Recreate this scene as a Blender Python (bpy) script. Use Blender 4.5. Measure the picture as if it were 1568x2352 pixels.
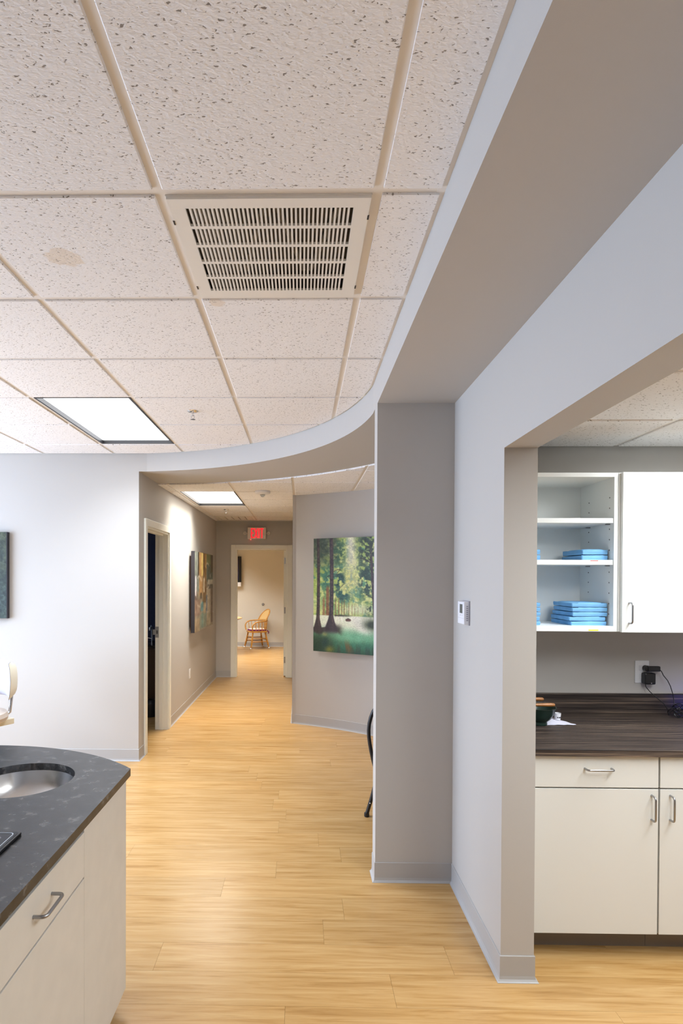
import bpy, bmesh, math, random
import numpy as np
from mathutils import Vector, Matrix

random.seed(7)
for o in list(bpy.data.objects):
    bpy.data.objects.remove(o)
SC = bpy.context.scene
COL = SC.collection

# ------------------------------------------------------------------ camera (solved from the ceiling grid)
F_PX, CX, CY = 1335.0192, 670.0169, 1340.1387
YA, PI_, RO, CAM_H = -0.0168, 0.0099, -0.0039, 1.5977
def _rot():
    c, s = math.cos(YA), math.sin(YA); A = Matrix(((c, -s, 0), (s, c, 0), (0, 0, 1)))
    c, s = math.cos(PI_), math.sin(PI_); B = Matrix(((1, 0, 0), (0, c, -s), (0, s, c)))
    c, s = math.cos(RO), math.sin(RO); C = Matrix(((c, 0, -s), (0, 1, 0), (s, 0, c)))
    return C @ B @ A
R = _rot()
camd = bpy.data.cameras.new('camera'); cam = bpy.data.objects.new('camera', camd); COL.objects.link(cam)
right, fwd, up = R[0], R[1], R[2]
cam.matrix_world = Matrix(((right.x, up.x, -fwd.x, 0), (right.y, up.y, -fwd.y, 0), (right.z, up.z, -fwd.z, CAM_H), (0, 0, 0, 1)))
camd.sensor_fit = 'VERTICAL'; camd.sensor_height = 36.0; camd.sensor_width = 24.0
camd.lens = F_PX / 2352 * 36.0
camd.shift_x = (784 - CX) / 2352; camd.shift_y = (CY - 1176) / 2352
camd.clip_start = 0.05
SC.camera = cam

# ------------------------------------------------------------------ world, exposure
W = bpy.data.worlds.new('daylight'); SC.world = W; W.use_nodes = True
W.node_tree.nodes['Background'].inputs[0].default_value = (0.60, 0.75, 1.0, 1)
W.node_tree.nodes['Background'].inputs[1].default_value = 10.5
SC.view_settings.view_transform = 'Standard'; SC.view_settings.look = 'None'
SC.view_settings.gamma = 1.0; SC.view_settings.use_curve_mapping = False
SC.view_settings.exposure = 0.50
GLOW = 3.0                                    # visible brightness of a lamp lens
LAMP_MAIN, LAMP_HALL, LAMP_NOOK, LAMP_FAR = 19.0, 27.0, 21.0, 32.0   # watts per ceiling panel
SPREAD = math.radians(122)

def portal(name, loc, rot, sx, sy):
    d = bpy.data.lights.new(name, 'AREA'); d.shape = 'RECTANGLE'; d.size = sx; d.size_y = sy
    d.cycles.is_portal = True
    o = bpy.data.objects.new(name, d); o.location = loc; o.rotation_euler = rot; COL.objects.link(o)
portal('window_portal', (-4.50, 2.9, 1.45), (0, -math.pi / 2, 0), 1.9, 3.4)

# ------------------------------------------------------------------ materials
def lin(c):
    return tuple((x / 255 / 12.92) if x / 255 <= 0.04045 else (((x / 255) + 0.055) / 1.055) ** 2.4 for x in c) + (1,)

def mat(name, rgb, rough=0.5, metal=0.0, spec=0.5, emit=None, estr=0.0, coat=0.0, trans=0.0, bump=0.0, bscale=200.0, var=0.0, vscale=3.0):
    m = bpy.data.materials.new(name); m.use_nodes = True
    nt = m.node_tree; b = nt.nodes['Principled BSDF']
    b.inputs['Base Color'].default_value = lin(rgb); b.inputs['Roughness'].default_value = rough
    b.inputs['Metallic'].default_value = metal; b.inputs['Specular IOR Level'].default_value = spec
    b.inputs['Coat Weight'].default_value = coat; b.inputs['Transmission Weight'].default_value = trans
    if emit:
        b.inputs['Emission Color'].default_value = lin(emit); b.inputs['Emission Strength'].default_value = estr
    if bump or var:
        tc = nt.nodes.new('ShaderNodeTexCoord')
    if bump:
        n = nt.nodes.new('ShaderNodeTexNoise'); n.inputs['Scale'].default_value = bscale; n.inputs['Detail'].default_value = 3
        nt.links.new(tc.outputs['Object'], n.inputs['Vector'])
        bp = nt.nodes.new('ShaderNodeBump'); bp.inputs['Strength'].default_value = bump; bp.inputs['Distance'].default_value = 0.002
        nt.links.new(n.outputs['Fac'], bp.inputs['Height']); nt.links.new(bp.outputs['Normal'], b.inputs['Normal'])
    if var:
        n = nt.nodes.new('ShaderNodeTexNoise'); n.inputs['Scale'].default_value = vscale; n.inputs['Detail'].default_value = 4
        nt.links.new(tc.outputs['Object'], n.inputs['Vector'])
        r = nt.nodes.new('ShaderNodeValToRGB')
        c = lin(rgb)
        r.color_ramp.elements[0].position = 0.3; r.color_ramp.elements[0].color = tuple(x * (1 - var) for x in c[:3]) + (1,)
        r.color_ramp.elements[1].position = 0.7; r.color_ramp.elements[1].color = tuple(min(1, x * (1 + var)) for x in c[:3]) + (1,)
        nt.links.new(n.outputs['Fac'], r.inputs['Fac']); nt.links.new(r.outputs['Color'], b.inputs['Base Color'])
    return m

def ramp(nt, pts):
    r = nt.nodes.new('ShaderNodeValToRGB'); e = r.color_ramp.elements
    while len(e) < len(pts): e.new(0.5)
    for i, (p, c) in enumerate(pts): e[i].position = p; e[i].color = c
    return r

def mapping(nt, scale, coord='Object', rot=(0, 0, 0)):
    tc = nt.nodes.new('ShaderNodeTexCoord'); mp = nt.nodes.new('ShaderNodeMapping')
    mp.inputs['Scale'].default_value = scale; mp.inputs['Rotation'].default_value = rot
    nt.links.new(tc.outputs[coord], mp.inputs['Vector']); return mp

def mat_tile(name, face, speck):
    m = mat(name, face, 0.92, spec=0.15); nt = m.node_tree; b = nt.nodes['Principled BSDF']
    geo = nt.nodes.new('ShaderNodeNewGeometry')
    mp = nt.nodes.new('ShaderNodeMapping'); mp.inputs['Scale'].default_value = (74, 132, 74); mp.inputs['Rotation'].default_value = (0, 0, 0.5)
    nt.links.new(geo.outputs['Position'], mp.inputs['Vector'])
    wn = nt.nodes.new('ShaderNodeTexNoise'); wn.inputs['Scale'].default_value = 0.9; wn.inputs['Detail'].default_value = 2
    nt.links.new(mp.outputs['Vector'], wn.inputs['Vector'])
    mx = nt.nodes.new('ShaderNodeMixRGB'); mx.blend_type = 'LINEAR_LIGHT'; mx.inputs[0].default_value = 1.0
    nt.links.new(mp.outputs['Vector'], mx.inputs[1]); nt.links.new(wn.outputs['Color'], mx.inputs[2])
    v = nt.nodes.new('ShaderNodeTexVoronoi'); v.inputs['Scale'].default_value = 1.0; v.feature = 'F1'
    nt.links.new(mx.outputs['Color'], v.inputs['Vector'])
    # random size per cell so that only some cells show a fissure
    sep = nt.nodes.new('ShaderNodeSeparateColor'); nt.links.new(v.outputs['Color'], sep.inputs[0])
    mr = nt.nodes.new('ShaderNodeMapRange'); mr.inputs[1].default_value = 0.08; mr.inputs[2].default_value = 1.0; mr.inputs[3].default_value = -0.02; mr.inputs[4].default_value = 0.25
    nt.links.new(sep.outputs[0], mr.inputs[0])
    d = nt.nodes.new('ShaderNodeMath'); d.operation = 'SUBTRACT'
    nt.links.new(v.outputs['Distance'], d.inputs[0]); nt.links.new(mr.outputs[0], d.inputs[1])
    r = ramp(nt, [(0.0, lin(speck)), (0.10, lin(face))]); r.color_ramp.interpolation = 'EASE'
    nt.links.new(d.outputs[0], r.inputs['Fac'])
    # two faint water stains
    n2 = nt.nodes.new('ShaderNodeTexNoise'); n2.inputs['Scale'].default_value = 26; n2.inputs['Detail'].default_value = 3
    nt.links.new(geo.outputs['Position'], n2.inputs['Vector'])
    fac = None
    for (sx_, sy_, rad) in ((-0.798, 1.94, 0.055), (-0.335, 2.262, 0.03)):
        ds = nt.nodes.new('ShaderNodeVectorMath'); ds.operation = 'DISTANCE'; ds.inputs[1].default_value = (sx_, sy_, CEIL_Z - 0.007)
        nt.links.new(geo.outputs['Position'], ds.inputs[0])
        ad = nt.nodes.new('ShaderNodeMath'); ad.operation = 'MULTIPLY_ADD'; ad.inputs[1].default_value = 0.05
        nt.links.new(n2.outputs['Fac'], ad.inputs[0]); nt.links.new(ds.outputs['Value'], ad.inputs[2])
        m1 = nt.nodes.new('ShaderNodeMapRange'); m1.inputs[1].default_value = rad + 0.022; m1.inputs[2].default_value = rad + 0.030
        nt.links.new(ad.outputs[0], m1.inputs[0])
        if fac is None: fac = m1.outputs[0]
        else:
            mn = nt.nodes.new('ShaderNodeMath'); mn.operation = 'MINIMUM'; nt.links.new(fac, mn.inputs[0]); nt.links.new(m1.outputs[0], mn.inputs[1]); fac = mn.outputs[0]
    r2 = ramp(nt, [(0.0, (0.93, 0.86, 0.77, 1)), (1.0, (1, 1, 1, 1))]); nt.links.new(fac, r2.inputs['Fac'])
    mu = nt.nodes.new('ShaderNodeMixRGB'); mu.blend_type = 'MULTIPLY'; mu.inputs[0].default_value = 1
    nt.links.new(r.outputs['Color'], mu.inputs[1]); nt.links.new(r2.outputs['Color'], mu.inputs[2])
    nt.links.new(mu.outputs['Color'], b.inputs['Base Color'])
    bp = nt.nodes.new('ShaderNodeBump'); bp.inputs['Strength'].default_value = 0.35; bp.inputs['Distance'].default_value = 0.003
    nt.links.new(d.outputs[0], bp.inputs['Height']); nt.links.new(bp.outputs['Normal'], b.inputs['Normal'])
    return m

def mat_wood_floor(name):
    m = mat(name, (206, 172, 120), 0.27, spec=0.5); nt = m.node_tree; b = nt.nodes['Principled BSDF']
    geo = nt.nodes.new('ShaderNodeNewGeometry'); oi = nt.nodes.new('ShaderNodeObjectInfo')
    sh = nt.nodes.new('ShaderNodeVectorMath'); sh.operation = 'MULTIPLY_ADD'; sh.inputs[1].default_value = (7, 3, 5)
    cmb = nt.nodes.new('ShaderNodeCombineXYZ')
    for i in range(3): nt.links.new(oi.outputs['Random'], cmb.inputs[i])
    nt.links.new(cmb.outputs[0], sh.inputs[0]); nt.links.new(geo.outputs['Position'], sh.inputs[2])
    mp = nt.nodes.new('ShaderNodeMapping'); mp.inputs['Scale'].default_value = (2.2, 34, 1)
    nt.links.new(sh.outputs[0], mp.inputs['Vector'])
    n = nt.nodes.new('ShaderNodeTexNoise'); n.inputs['Scale'].default_value = 1.0; n.inputs['Detail'].default_value = 6; n.inputs['Roughness'].default_value = 0.6; n.inputs['Distortion'].default_value = 0.6
    nt.links.new(mp.outputs['Vector'], n.inputs['Vector'])
    r = ramp(nt, [(0.25, lin((162, 118, 64))), (0.45, lin((190, 148, 91))), (0.62, lin((201, 162, 107))), (0.8, lin((212, 177, 127)))])
    nt.links.new(n.outputs['Fac'], r.inputs['Fac'])
    # thin dark grain lines
    mp2 = nt.nodes.new('ShaderNodeMapping'); mp2.inputs['Scale'].default_value = (5.0, 110, 1); nt.links.new(sh.outputs[0], mp2.inputs['Vector'])
    n2 = nt.nodes.new('ShaderNodeTexNoise'); n2.inputs['Scale'].default_value = 1; n2.inputs['Detail'].default_value = 3
    nt.links.new(mp2.outputs['Vector'], n2.inputs['Vector'])
    r2 = ramp(nt, [(0.28, (0.84, 0.79, 0.72, 1)), (0.42, (1, 1, 1, 1))]); nt.links.new(n2.outputs['Fac'], r2.inputs['Fac'])
    mu = nt.nodes.new('ShaderNodeMixRGB'); mu.blend_type = 'MULTIPLY'; mu.inputs[0].default_value = 0.8
    nt.links.new(r.outputs['Color'], mu.inputs[1]); nt.links.new(r2.outputs['Color'], mu.inputs[2])
    # per plank tone
    mr = nt.nodes.new('ShaderNodeMapRange'); mr.inputs[3].default_value = 0.93; mr.inputs[4].default_value = 1.05
    nt.links.new(oi.outputs['Random'], mr.inputs[0])
    mu2 = nt.nodes.new('ShaderNodeVectorMath'); mu2.operation = 'SCALE'
    nt.links.new(mu.outputs['Color'], mu2.inputs[0]); nt.links.new(mr.outputs[0], mu2.inputs['Scale'])
    nt.links.new(mu2.outputs[0], b.inputs['Base Color'])
    bp = nt.nodes.new('ShaderNodeBump'); bp.inputs['Strength'].default_value = 0.12; bp.inputs['Distance'].default_value = 0.001
    nt.links.new(n.outputs['Fac'], bp.inputs['Height']); nt.links.new(bp.outputs['Normal'], b.inputs['Normal'])
    return m

def mat_granite(name):
    m = mat(name, (30, 30, 32), 0.26, spec=0.5); nt = m.node_tree; b = nt.nodes['Principled BSDF']
    geo = nt.nodes.new('ShaderNodeNewGeometry')
    n = nt.nodes.new('ShaderNodeTexNoise'); n.inputs['Scale'].default_value = 30; n.inputs['Detail'].default_value = 4; n.inputs['Roughness'].default_value = 0.6
    nt.links.new(geo.outputs['Position'], n.inputs['Vector'])
    r = ramp(nt, [(0.40, lin((26, 26, 28))), (0.56, lin((46, 46, 48))), (0.72, lin((92, 90, 88)))])
    nt.links.new(n.outputs['Fac'], r.inputs['Fac']); nt.links.new(r.outputs['Color'], b.inputs['Base Color'])
    n3 = nt.nodes.new('ShaderNodeTexNoise'); n3.inputs['Scale'].default_value = 300; nt.links.new(geo.outputs['Position'], n3.inputs['Vector'])
    bp = nt.nodes.new('ShaderNodeBump'); bp.inputs['Strength'].default_value = 0.25; bp.inputs['Distance'].default_value = 0.001
    nt.links.new(n3.outputs['Fac'], bp.inputs['Height']); nt.links.new(bp.outputs['Normal'], b.inputs['Normal'])
    return m

def mat_laminate(name):
    m = mat(name, (70, 60, 55), 0.42, spec=0.35); nt = m.node_tree; b = nt.nodes['Principled BSDF']
    geo = nt.nodes.new('ShaderNodeNewGeometry')
    mp = nt.nodes.new('ShaderNodeMapping'); mp.inputs['Scale'].default_value = (1.6, 125, 125); nt.links.new(geo.outputs['Position'], mp.inputs['Vector'])
    n = nt.nodes.new('ShaderNodeTexNoise'); n.inputs['Scale'].default_value = 1; n.inputs['Detail'].default_value = 4; n.inputs['Roughness'].default_value = 0.7
    nt.links.new(mp.outputs['Vector'], n.inputs['Vector'])
    r = ramp(nt, [(0.36, lin((30, 25, 24))), (0.48, lin((58, 49, 45))), (0.58, lin((88, 76, 68))), (0.70, lin((150, 128, 106)))])
    nt.links.new(n.outputs['Fac'], r.inputs['Fac']); nt.links.new(r.outputs['Color'], b.inputs['Base Color'])
    return m

def mat_paint_attr(name, rough=0.45):
    m = mat(name, (128, 128, 128), rough, spec=0.4); nt = m.node_tree; b = nt.nodes['Principled BSDF']
    a = nt.nodes.new('ShaderNodeVertexColor'); a.layer_name = 'paint'
    n = nt.nodes.new('ShaderNodeTexNoise'); n.inputs['Scale'].default_value = 90; n.inputs['Detail'].default_value = 3
    tc = nt.nodes.new('ShaderNodeTexCoord'); nt.links.new(tc.outputs['Object'], n.inputs['Vector'])
    r = ramp(nt, [(0.3, (0.8, 0.8, 0.8, 1)), (0.7, (1.15, 1.15, 1.15, 1))]); nt.links.new(n.outputs['Fac'], r.inputs['Fac'])
    mu = nt.nodes.new('ShaderNodeMixRGB'); mu.blend_type = 'MULTIPLY'; mu.inputs[0].default_value = 1
    nt.links.new(a.outputs['Color'], mu.inputs[1]); nt.links.new(r.outputs['Color'], mu.inputs[2]); nt.links.new(mu.outputs['Color'], b.inputs['Base Color'])
    bp = nt.nodes.new('ShaderNodeBump'); bp.inputs['Strength'].default_value = 0.2; bp.inputs['Distance'].default_value = 0.001
    nt.links.new(n.outputs['Fac'], bp.inputs['Height']); nt.links.new(bp.outputs['Normal'], b.inputs['Normal'])
    return m

def mat_lamp(name, rgb, strength):
    m = bpy.data.materials.new(name); m.use_nodes = True; nt = m.node_tree
    b = nt.nodes['Principled BSDF']; b.inputs['Base Color'].default_value = (0.9, 0.9, 0.9, 1)
    b.inputs['Emission Color'].default_value = lin(rgb); b.inputs['Emission Strength'].default_value = strength
    return m

def mat_pattern(name, a, bcol, scale):   # small two-tone fabric print
    m = mat(name, a, 0.8); nt = m.node_tree; b = nt.nodes['Principled BSDF']
    mp = mapping(nt, (scale, scale, scale)); v = nt.nodes.new('ShaderNodeTexVoronoi'); nt.links.new(mp.outputs['Vector'], v.inputs['Vector'])
    r = ramp(nt, [(0.30, lin(bcol)), (0.42, lin(a))]); nt.links.new(v.outputs['Distance'], r.inputs['Fac']); nt.links.new(r.outputs['Color'], b.inputs['Base Color'])
    return m

CEIL_Z = 2.671
M = {}
M['wall'] = mat('greige_paint', (190, 186, 181), 0.62, spec=0.3, bump=0.08, bscale=420)
M['wall_far'] = mat('cream_paint', (210, 206, 196), 0.62, spec=0.3)
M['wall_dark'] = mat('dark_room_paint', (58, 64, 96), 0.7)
M['vinyl'] = mat('grey_vinyl_base', (178, 176, 174), 0.42)
M['grid'] = mat('ivory_grid_metal', (236, 229, 220), 0.5)
M['tile'] = mat_tile('mineral_fibre_tile', (244, 241, 239), (150, 142, 134))
M['slab'] = mat('plenum_grey', (150, 145, 138), 0.9)
M['floor'] = mat_wood_floor('wood_plank_vinyl')
M['under'] = mat('floor_joint', (150, 112, 66), 0.8)
M['trimw'] = mat('cream_trim_paint', (240, 240, 231), 0.4)
M['lamp_main'] = mat_lamp('troffer_diffuser', (246, 250, 255), GLOW)
M['lamp_hall'] = mat_lamp('hall_diffuser', (255, 250, 240), GLOW)
M['lamp_nook'] = mat_lamp('nook_diffuser', (250, 252, 245), GLOW)
M['lamp_far'] = mat_lamp('far_diffuser', (255, 247, 228), GLOW)
M['blackm'] = mat('black_metal', (22, 22, 26), 0.4)
M['ivory'] = mat('ivory_enamel', (238, 233, 224), 0.45)
M['duct'] = mat('duct_dark', (132, 120, 106), 0.8)
M['white'] = mat('white_melamine', (243, 246, 245), 0.35)
M['cabw'] = mat('warm_white_laminate', (224, 224, 219), 0.38)
M['isl'] = mat('beige_laminate', (214, 208, 198), 0.45, var=0.03, vscale=14)
M['gap'] = mat('dark_gap', (90, 84, 78), 0.8)
M['toe'] = mat('toe_kick_taupe', (128, 118, 108), 0.6)
M['granite'] = mat_granite('black_granite')
M['lam'] = mat_laminate('dark_striped_laminate')
M['steel'] = mat('brushed_steel', (226, 226, 226), 0.22, metal=1.0, bump=0.05, bscale=60)
M['nickel'] = mat('satin_nickel', (168, 168, 170), 0.3, metal=1.0)
M['chrome'] = mat('chrome', (225, 225, 228), 0.12, metal=1.0)
M['blackp'] = mat('black_plastic', (20, 20, 23), 0.35)
M['blackg'] = mat('black_glass', (16, 18, 26), 0.08)
M['paleline'] = mat('pale_line', (205, 212, 222), 0.4)
M['whitep'] = mat('white_plastic', (232, 232, 236), 0.4)
M['lcd'] = mat('lcd_grey', (96, 100, 96), 0.25)
M['greyp'] = mat('grey_plastic', (168, 166, 176), 0.5)
M['blue'] = mat('blue_wrap', (124, 182, 230), 0.7, spec=0.25, bump=0.25, bscale=60, var=0.06, vscale=30)
M['bluefold'] = mat('blue_wrap_fold', (112, 172, 224), 0.7, spec=0.25)
M['greenb'] = mat('dark_green_rubber', (24, 50, 42), 0.3)
M['handlew'] = mat('brown_wood_handle', (168, 112, 64), 0.35, var=0.2, vscale=40)
M['paper'] = mat('white_tissue', (222, 220, 236), 0.8)
M['glass'] = mat('clear_glass', (235, 240, 240), 0.03, trans=0.95)
M['cupmark'] = mat('cup_marks', (70, 70, 74), 0.6)
M['oak'] = mat('honey_oak', (188, 134, 58), 0.35, var=0.18, vscale=22)
M['cane'] = mat('woven_cane', (214, 180, 122), 0.6, bump=0.5, bscale=160)
M['cush'] = mat_pattern('floral_cushion', (232, 224, 208), (112, 34, 84), 14)
M['cushp'] = mat('plum_cushion_edge', (112, 36, 86), 0.8, var=0.3, vscale=60)
M['tabletop'] = mat('tan_table', (206, 168, 122), 0.4)
M['cream'] = mat('cream_shell', (224, 218, 198), 0.4)
M['lav'] = mat('pale_grey_upholstery', (176, 176, 190), 0.5)
M['taupe'] = mat('taupe_upholstery', (200, 186, 172), 0.5)
M['beigeb'] = mat('beige_bracket', (222, 214, 192), 0.5)
M['red'] = mat('exit_letter_red', (160, 10, 20), 0.5, emit=(255, 16, 36), estr=1.1)
M['redled'] = mat_lamp('red_led', (255, 30, 40), 4.0)
M['signw'] = mat('sign_housing', (222, 212, 200), 0.5)
M['blueled'] = mat_lamp('blue_led', (40, 70, 255), 1.3)
M['redp'] = mat('red_plastic', (206, 40, 40), 0.4)
M['yellow'] = mat('yellow_sticker', (236, 220, 70), 0.6)
M['redst'] = mat('red_sticker', (228, 120, 118), 0.6)
M['brownw'] = mat('dark_walnut', (74, 50, 34), 0.5)
M['canvas'] = mat('black_canvas_edge', (44, 42, 50), 0.7)
M['paint'] = mat_paint_attr('oil_paint')
M['screen'] = mat('dark_screen', (52, 54, 86), 0.15)
M['holeg'] = mat('peg_hole', (70, 70, 70), 0.8)
M['glasspane'] = mat('window_glass', (240, 245, 250), 0.02, trans=1.0)

# ------------------------------------------------------------------ mesh helpers
class MB:
    def __init__(s): s.v = []; s.f = []
    def add(s, vs, fs):
        k = len(s.v); s.v += [tuple(p) for p in vs]; s.f += [tuple(i + k for i in f) for f in fs]; return s
    def box(s, x0, x1, y0, y1, z0, z1):
        v = [(x0, y0, z0), (x1, y0, z0), (x1, y1, z0), (x0, y1, z0), (x0, y0, z1), (x1, y0, z1), (x1, y1, z1), (x0, y1, z1)]
        return s.add(v, [(0, 3, 2, 1), (4, 5, 6, 7), (0, 1, 5, 4), (1, 2, 6, 5), (2, 3, 7, 6), (3, 0, 4, 7)])
    def prism(s, poly, z0, z1):
        n = len(poly); v = [(x, y, z0) for x, y in poly] + [(x, y, z1) for x, y in poly]
        f = [tuple(range(n - 1, -1, -1)), tuple(range(n, 2 * n))] + [(i, (i + 1) % n, n + (i + 1) % n, n + i) for i in range(n)]
        return s.add(v, f)
    def tube(s, path, r, seg=10, caps=True, close=False):
        P = [Vector(p) for p in path]; n = len(P); rs = r if isinstance(r, (list, tuple)) else [r] * n
        vs = []; prev = None
        for i in range(n):
            if close: t = P[(i + 1) % n] - P[i - 1]
            else: t = P[min(i + 1, n - 1)] - P[max(i - 1, 0)]
            t.normalize()
            if prev is None: a = Vector((0, 0, 1)) if abs(t.z) < 0.9 else Vector((1, 0, 0))
            else: a = prev
            u = (a - t * a.dot(t)).normalized(); prev = u; w = t.cross(u)
            for k in range(seg):
                q = 2 * math.pi * k / seg; vs.append(P[i] + (u * math.cos(q) + w * math.sin(q)) * rs[i])
        fs = []
        for i in range(n if close else n - 1):
            j = (i + 1) % n
            for k in range(seg):
                k2 = (k + 1) % seg; fs.append((i * seg + k, i * seg + k2, j * seg + k2, j * seg + k))
        if caps and not close:
            fs.append(tuple(range(seg - 1, -1, -1))); fs.append(tuple((n - 1) * seg + k for k in range(seg)))
        return s.add(vs, fs)
    def lathe(s, prof, c=(0, 0, 0), seg=24, axis='z', capa=True, capb=True):
        vs = []; n = len(prof)
        for r, h in prof:
            for k in range(seg):
                q = 2 * math.pi * k / seg; a, b = r * math.cos(q), r * math.sin(q)
                p = (a, b, h) if axis == 'z' else ((a, h, b) if axis == 'y' else (h, a, b))
                vs.append((c[0] + p[0], c[1] + p[1], c[2] + p[2]))
        fs = [(i * seg + k, i * seg + (k + 1) % seg, (i + 1) * seg + (k + 1) % seg, (i + 1) * seg + k) for i in range(n - 1) for k in range(seg)]
        if capa and prof[0][0] > 1e-5: fs.append(tuple(range(seg - 1, -1, -1)))
        if capb and prof[-1][0] > 1e-5: fs.append(tuple((n - 1) * seg + k for k in range(seg)))
        return s.add(vs, fs)
    def ball(s, c, r, seg=14, sz=1.0):
        return s.lathe([(max(1e-6, r * math.sin(math.pi * i / 8)), -r * sz * math.cos(math.pi * i / 8)) for i in range(9)], c, seg)
    def sweep(s, prof, path, side=1, close=False):
        P = [Vector((p[0], p[1])) for p in path]; n = len(P); vs = []; m = len(prof)
        for i in range(n):
            d0 = (P[i] - P[i - 1]).normalized() if i > 0 else None; d1 = (P[i + 1] - P[i]).normalized() if i < n - 1 else None
            nn = [Vector((-d.y, d.x)) * side for d in (d0, d1) if d is not None]
            if len(nn) == 2:
                b = nn[0] + nn[1]; b = b / max(0.25, b.length_squared / 2) if b.length > 1e-6 else nn[0]
            else: b = nn[0]
            for o, z in prof: vs.append((P[i].x + b.x * o, P[i].y + b.y * o, z))
        fs = [(i * m + k, i * m + (k + 1) % m, (i + 1) * m + (k + 1) % m, (i + 1) * m + k) for i in range(n - 1) for k in range(m)]
        fs += [tuple(range(m)), tuple((n - 1) * m + k for k in range(m - 1, -1, -1))]
        return s.add(vs, fs)
    def build(s, name, m, parent=None, world=False, bevel=0.0, bseg=2, smooth=False, origin=None):
        off = Vector((0, 0, 0))
        if parent is not None and world:
            off = Vector(parent.get('_w', (0, 0, 0)))
        if parent is None:
            if origin is not None: off = Vector(origin)
            else:
                a = np.array(s.v); mn, mx = a.min(0), a.max(0); off = Vector(((mn[0] + mx[0]) / 2, (mn[1] + mx[1]) / 2, mn[2]))
        me = bpy.data.meshes.new(name)
        me.from_pydata([(p[0] - off.x, p[1] - off.y, p[2] - off.z) for p in s.v], [], s.f)
        bm = bmesh.new(); bm.from_mesh(me)
        bmesh.ops.recalc_face_normals(bm, faces=bm.faces)
        if bevel > 0:
            ed = [e for e in bm.edges if len(e.link_faces) == 2 and e.calc_face_angle(0) > 0.5]
            bmesh.ops.bevel(bm, geom=ed, offset=bevel, offset_type='OFFSET', segments=bseg, profile=0.5, affect='EDGES', clamp_overlap=True)
        bm.to_mesh(me); bm.free()
        if smooth:
            for p in me.polygons: p.use_smooth = True
            try: me.set_sharp_from_angle(angle=math.radians(38))
            except Exception: pass
        me.materials.append(m)
        o = bpy.data.objects.new(name, me); COL.objects.link(o)
        if parent is not None: o.parent = parent
        else: o.location = off
        o['_w'] = tuple(off) if parent is None else tuple(parent.get('_w', (0, 0, 0)))
        return o

def bx(*a): return MB().box(*a)
def tag(o, label, cat=None, group=None, kind=None):
    o['label'] = label
    if cat: o['category'] = cat
    if group: o['group'] = group
    if kind: o['kind'] = kind
    return o
def struct(o, label=None):
    o['kind'] = 'structure'
    if label: o['label'] = label
    return o
def thing(name, label, cat, loc, rotz=0, group=None, rot=None):
    o = bpy.data.objects.new(name, None); COL.objects.link(o); o.location = loc
    o.rotation_euler = rot if rot else (0, 0, rotz); o.empty_display_size = 0.1; o['_w'] = tuple(loc)
    return tag(o, label, cat, group)
def instance(o, parent, loc, name=None):      # copy of a part sharing its mesh
    c = bpy.data.objects.new(name or o.name.split('.')[0], o.data); COL.objects.link(c); c.parent = parent; c.location = loc; return c

# ------------------------------------------------------------------ key dimensions
CEIL, SOFF, HALLC, NOOKC = 2.671, 2.5115, 2.506, 2.305
T = 0.6096; GX, GY = -0.4023, 1.6199
XF, XW, XW2 = 0.3927, 0.7955, 0.9266          # fascia, right wall faces
YC, YC2 = 3.0533, 3.165                        # wall stub front/back
YL = 5.012; XH = -1.41                         # wall facing the camera, hall corner
XHE, YE = -1.369, 9.288                        # hall end
YN = 3.12                                      # nook back wall
XLW, YB = -4.5, -2.5                           # left outer wall, wall behind the camera
IC, IR = (-1.5547, 3.0681), 1.9552             # inner arc of the soffit
OC, ORD = (-1.43, 3.144), 2.51                 # outer arc
WR = 3.495                                     # curved wall radius about OC

def arc(c, r, a0, a1, n):
    return [(c[0] + r * math.cos(a0 + (a1 - a0) * i / n), c[1] + r * math.sin(a0 + (a1 - a0) * i / n)) for i in range(n + 1)]
a0 = math.acos((XF - IC[0]) / IR); a1 = math.asin((YL - 0.0005 - IC[1]) / IR)
INNER = [(XF, YB)] + arc(IC, IR, a0, a1, 40) + [(XH, YL)]

# ------------------------------------------------------------------ floor
floor = struct(bx(XLW, 3.2, YB, 13.6, -0.12, -0.006).build('floor', M['under'], origin=(0, 0, 0)), 'light honey wood plank floor')
PW, PLN = 0.184, 1.22
def plank_rows():
    j = 0; y = 2.335 - PW * 26
    while y < 13.44:
        yield j, y, min(y + PW, 13.5); y += PW; j += 1
far = MB(); npl = 0
for j, y0, y1 in plank_rows():
    rr = random.Random(j * 13 + 5); x = -0.598 if abs(y0 - 2.335) < 0.01 else -0.598 + rr.uniform(0.15, 1.0)
    x -= PLN * 4
    while x < 3.2:
        xa, xb = max(x, XLW), min(x + PLN, 3.2); x += PLN
        if xb - xa < 0.02: continue
        g = 0.0004
        if y1 > 0.85 and y0 < 6.4 and xb > -2.3 and xa < 2.4:
            c = ((xa + xb) / 2, (y0 + y1) / 2)
            o = bx(xa + g - c[0], xb - g - c[0], y0 + g - c[1], y1 - g - c[1], -0.006, 0.0).build('plank', M['floor'], floor)
            o.location = (c[0], c[1], 0); npl += 1
        else:
            far.box(xa + g, xb - g, y0 + g, y1 - g, -0.006, 0.0)
o = far.build('plank', M['floor'], floor); o['kind'] = 'stuff'

# ------------------------------------------------------------------ walls
def wall(name, poly_or_box, z0, z1, m='wall', label=None):
    b = MB()
    if len(poly_or_box) == 4 and not isinstance(poly_or_box[0], tuple): b.box(*poly_or_box, z0, z1)
    else: b.prism(poly_or_box, z0, z1)
    return struct(b.build(name, M[m]), label)
TOP = 2.72
wall('wall_front', (XLW, XH, YL, YL + 0.13), 0, TOP, label='greige wall beside the hallway opening')
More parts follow.
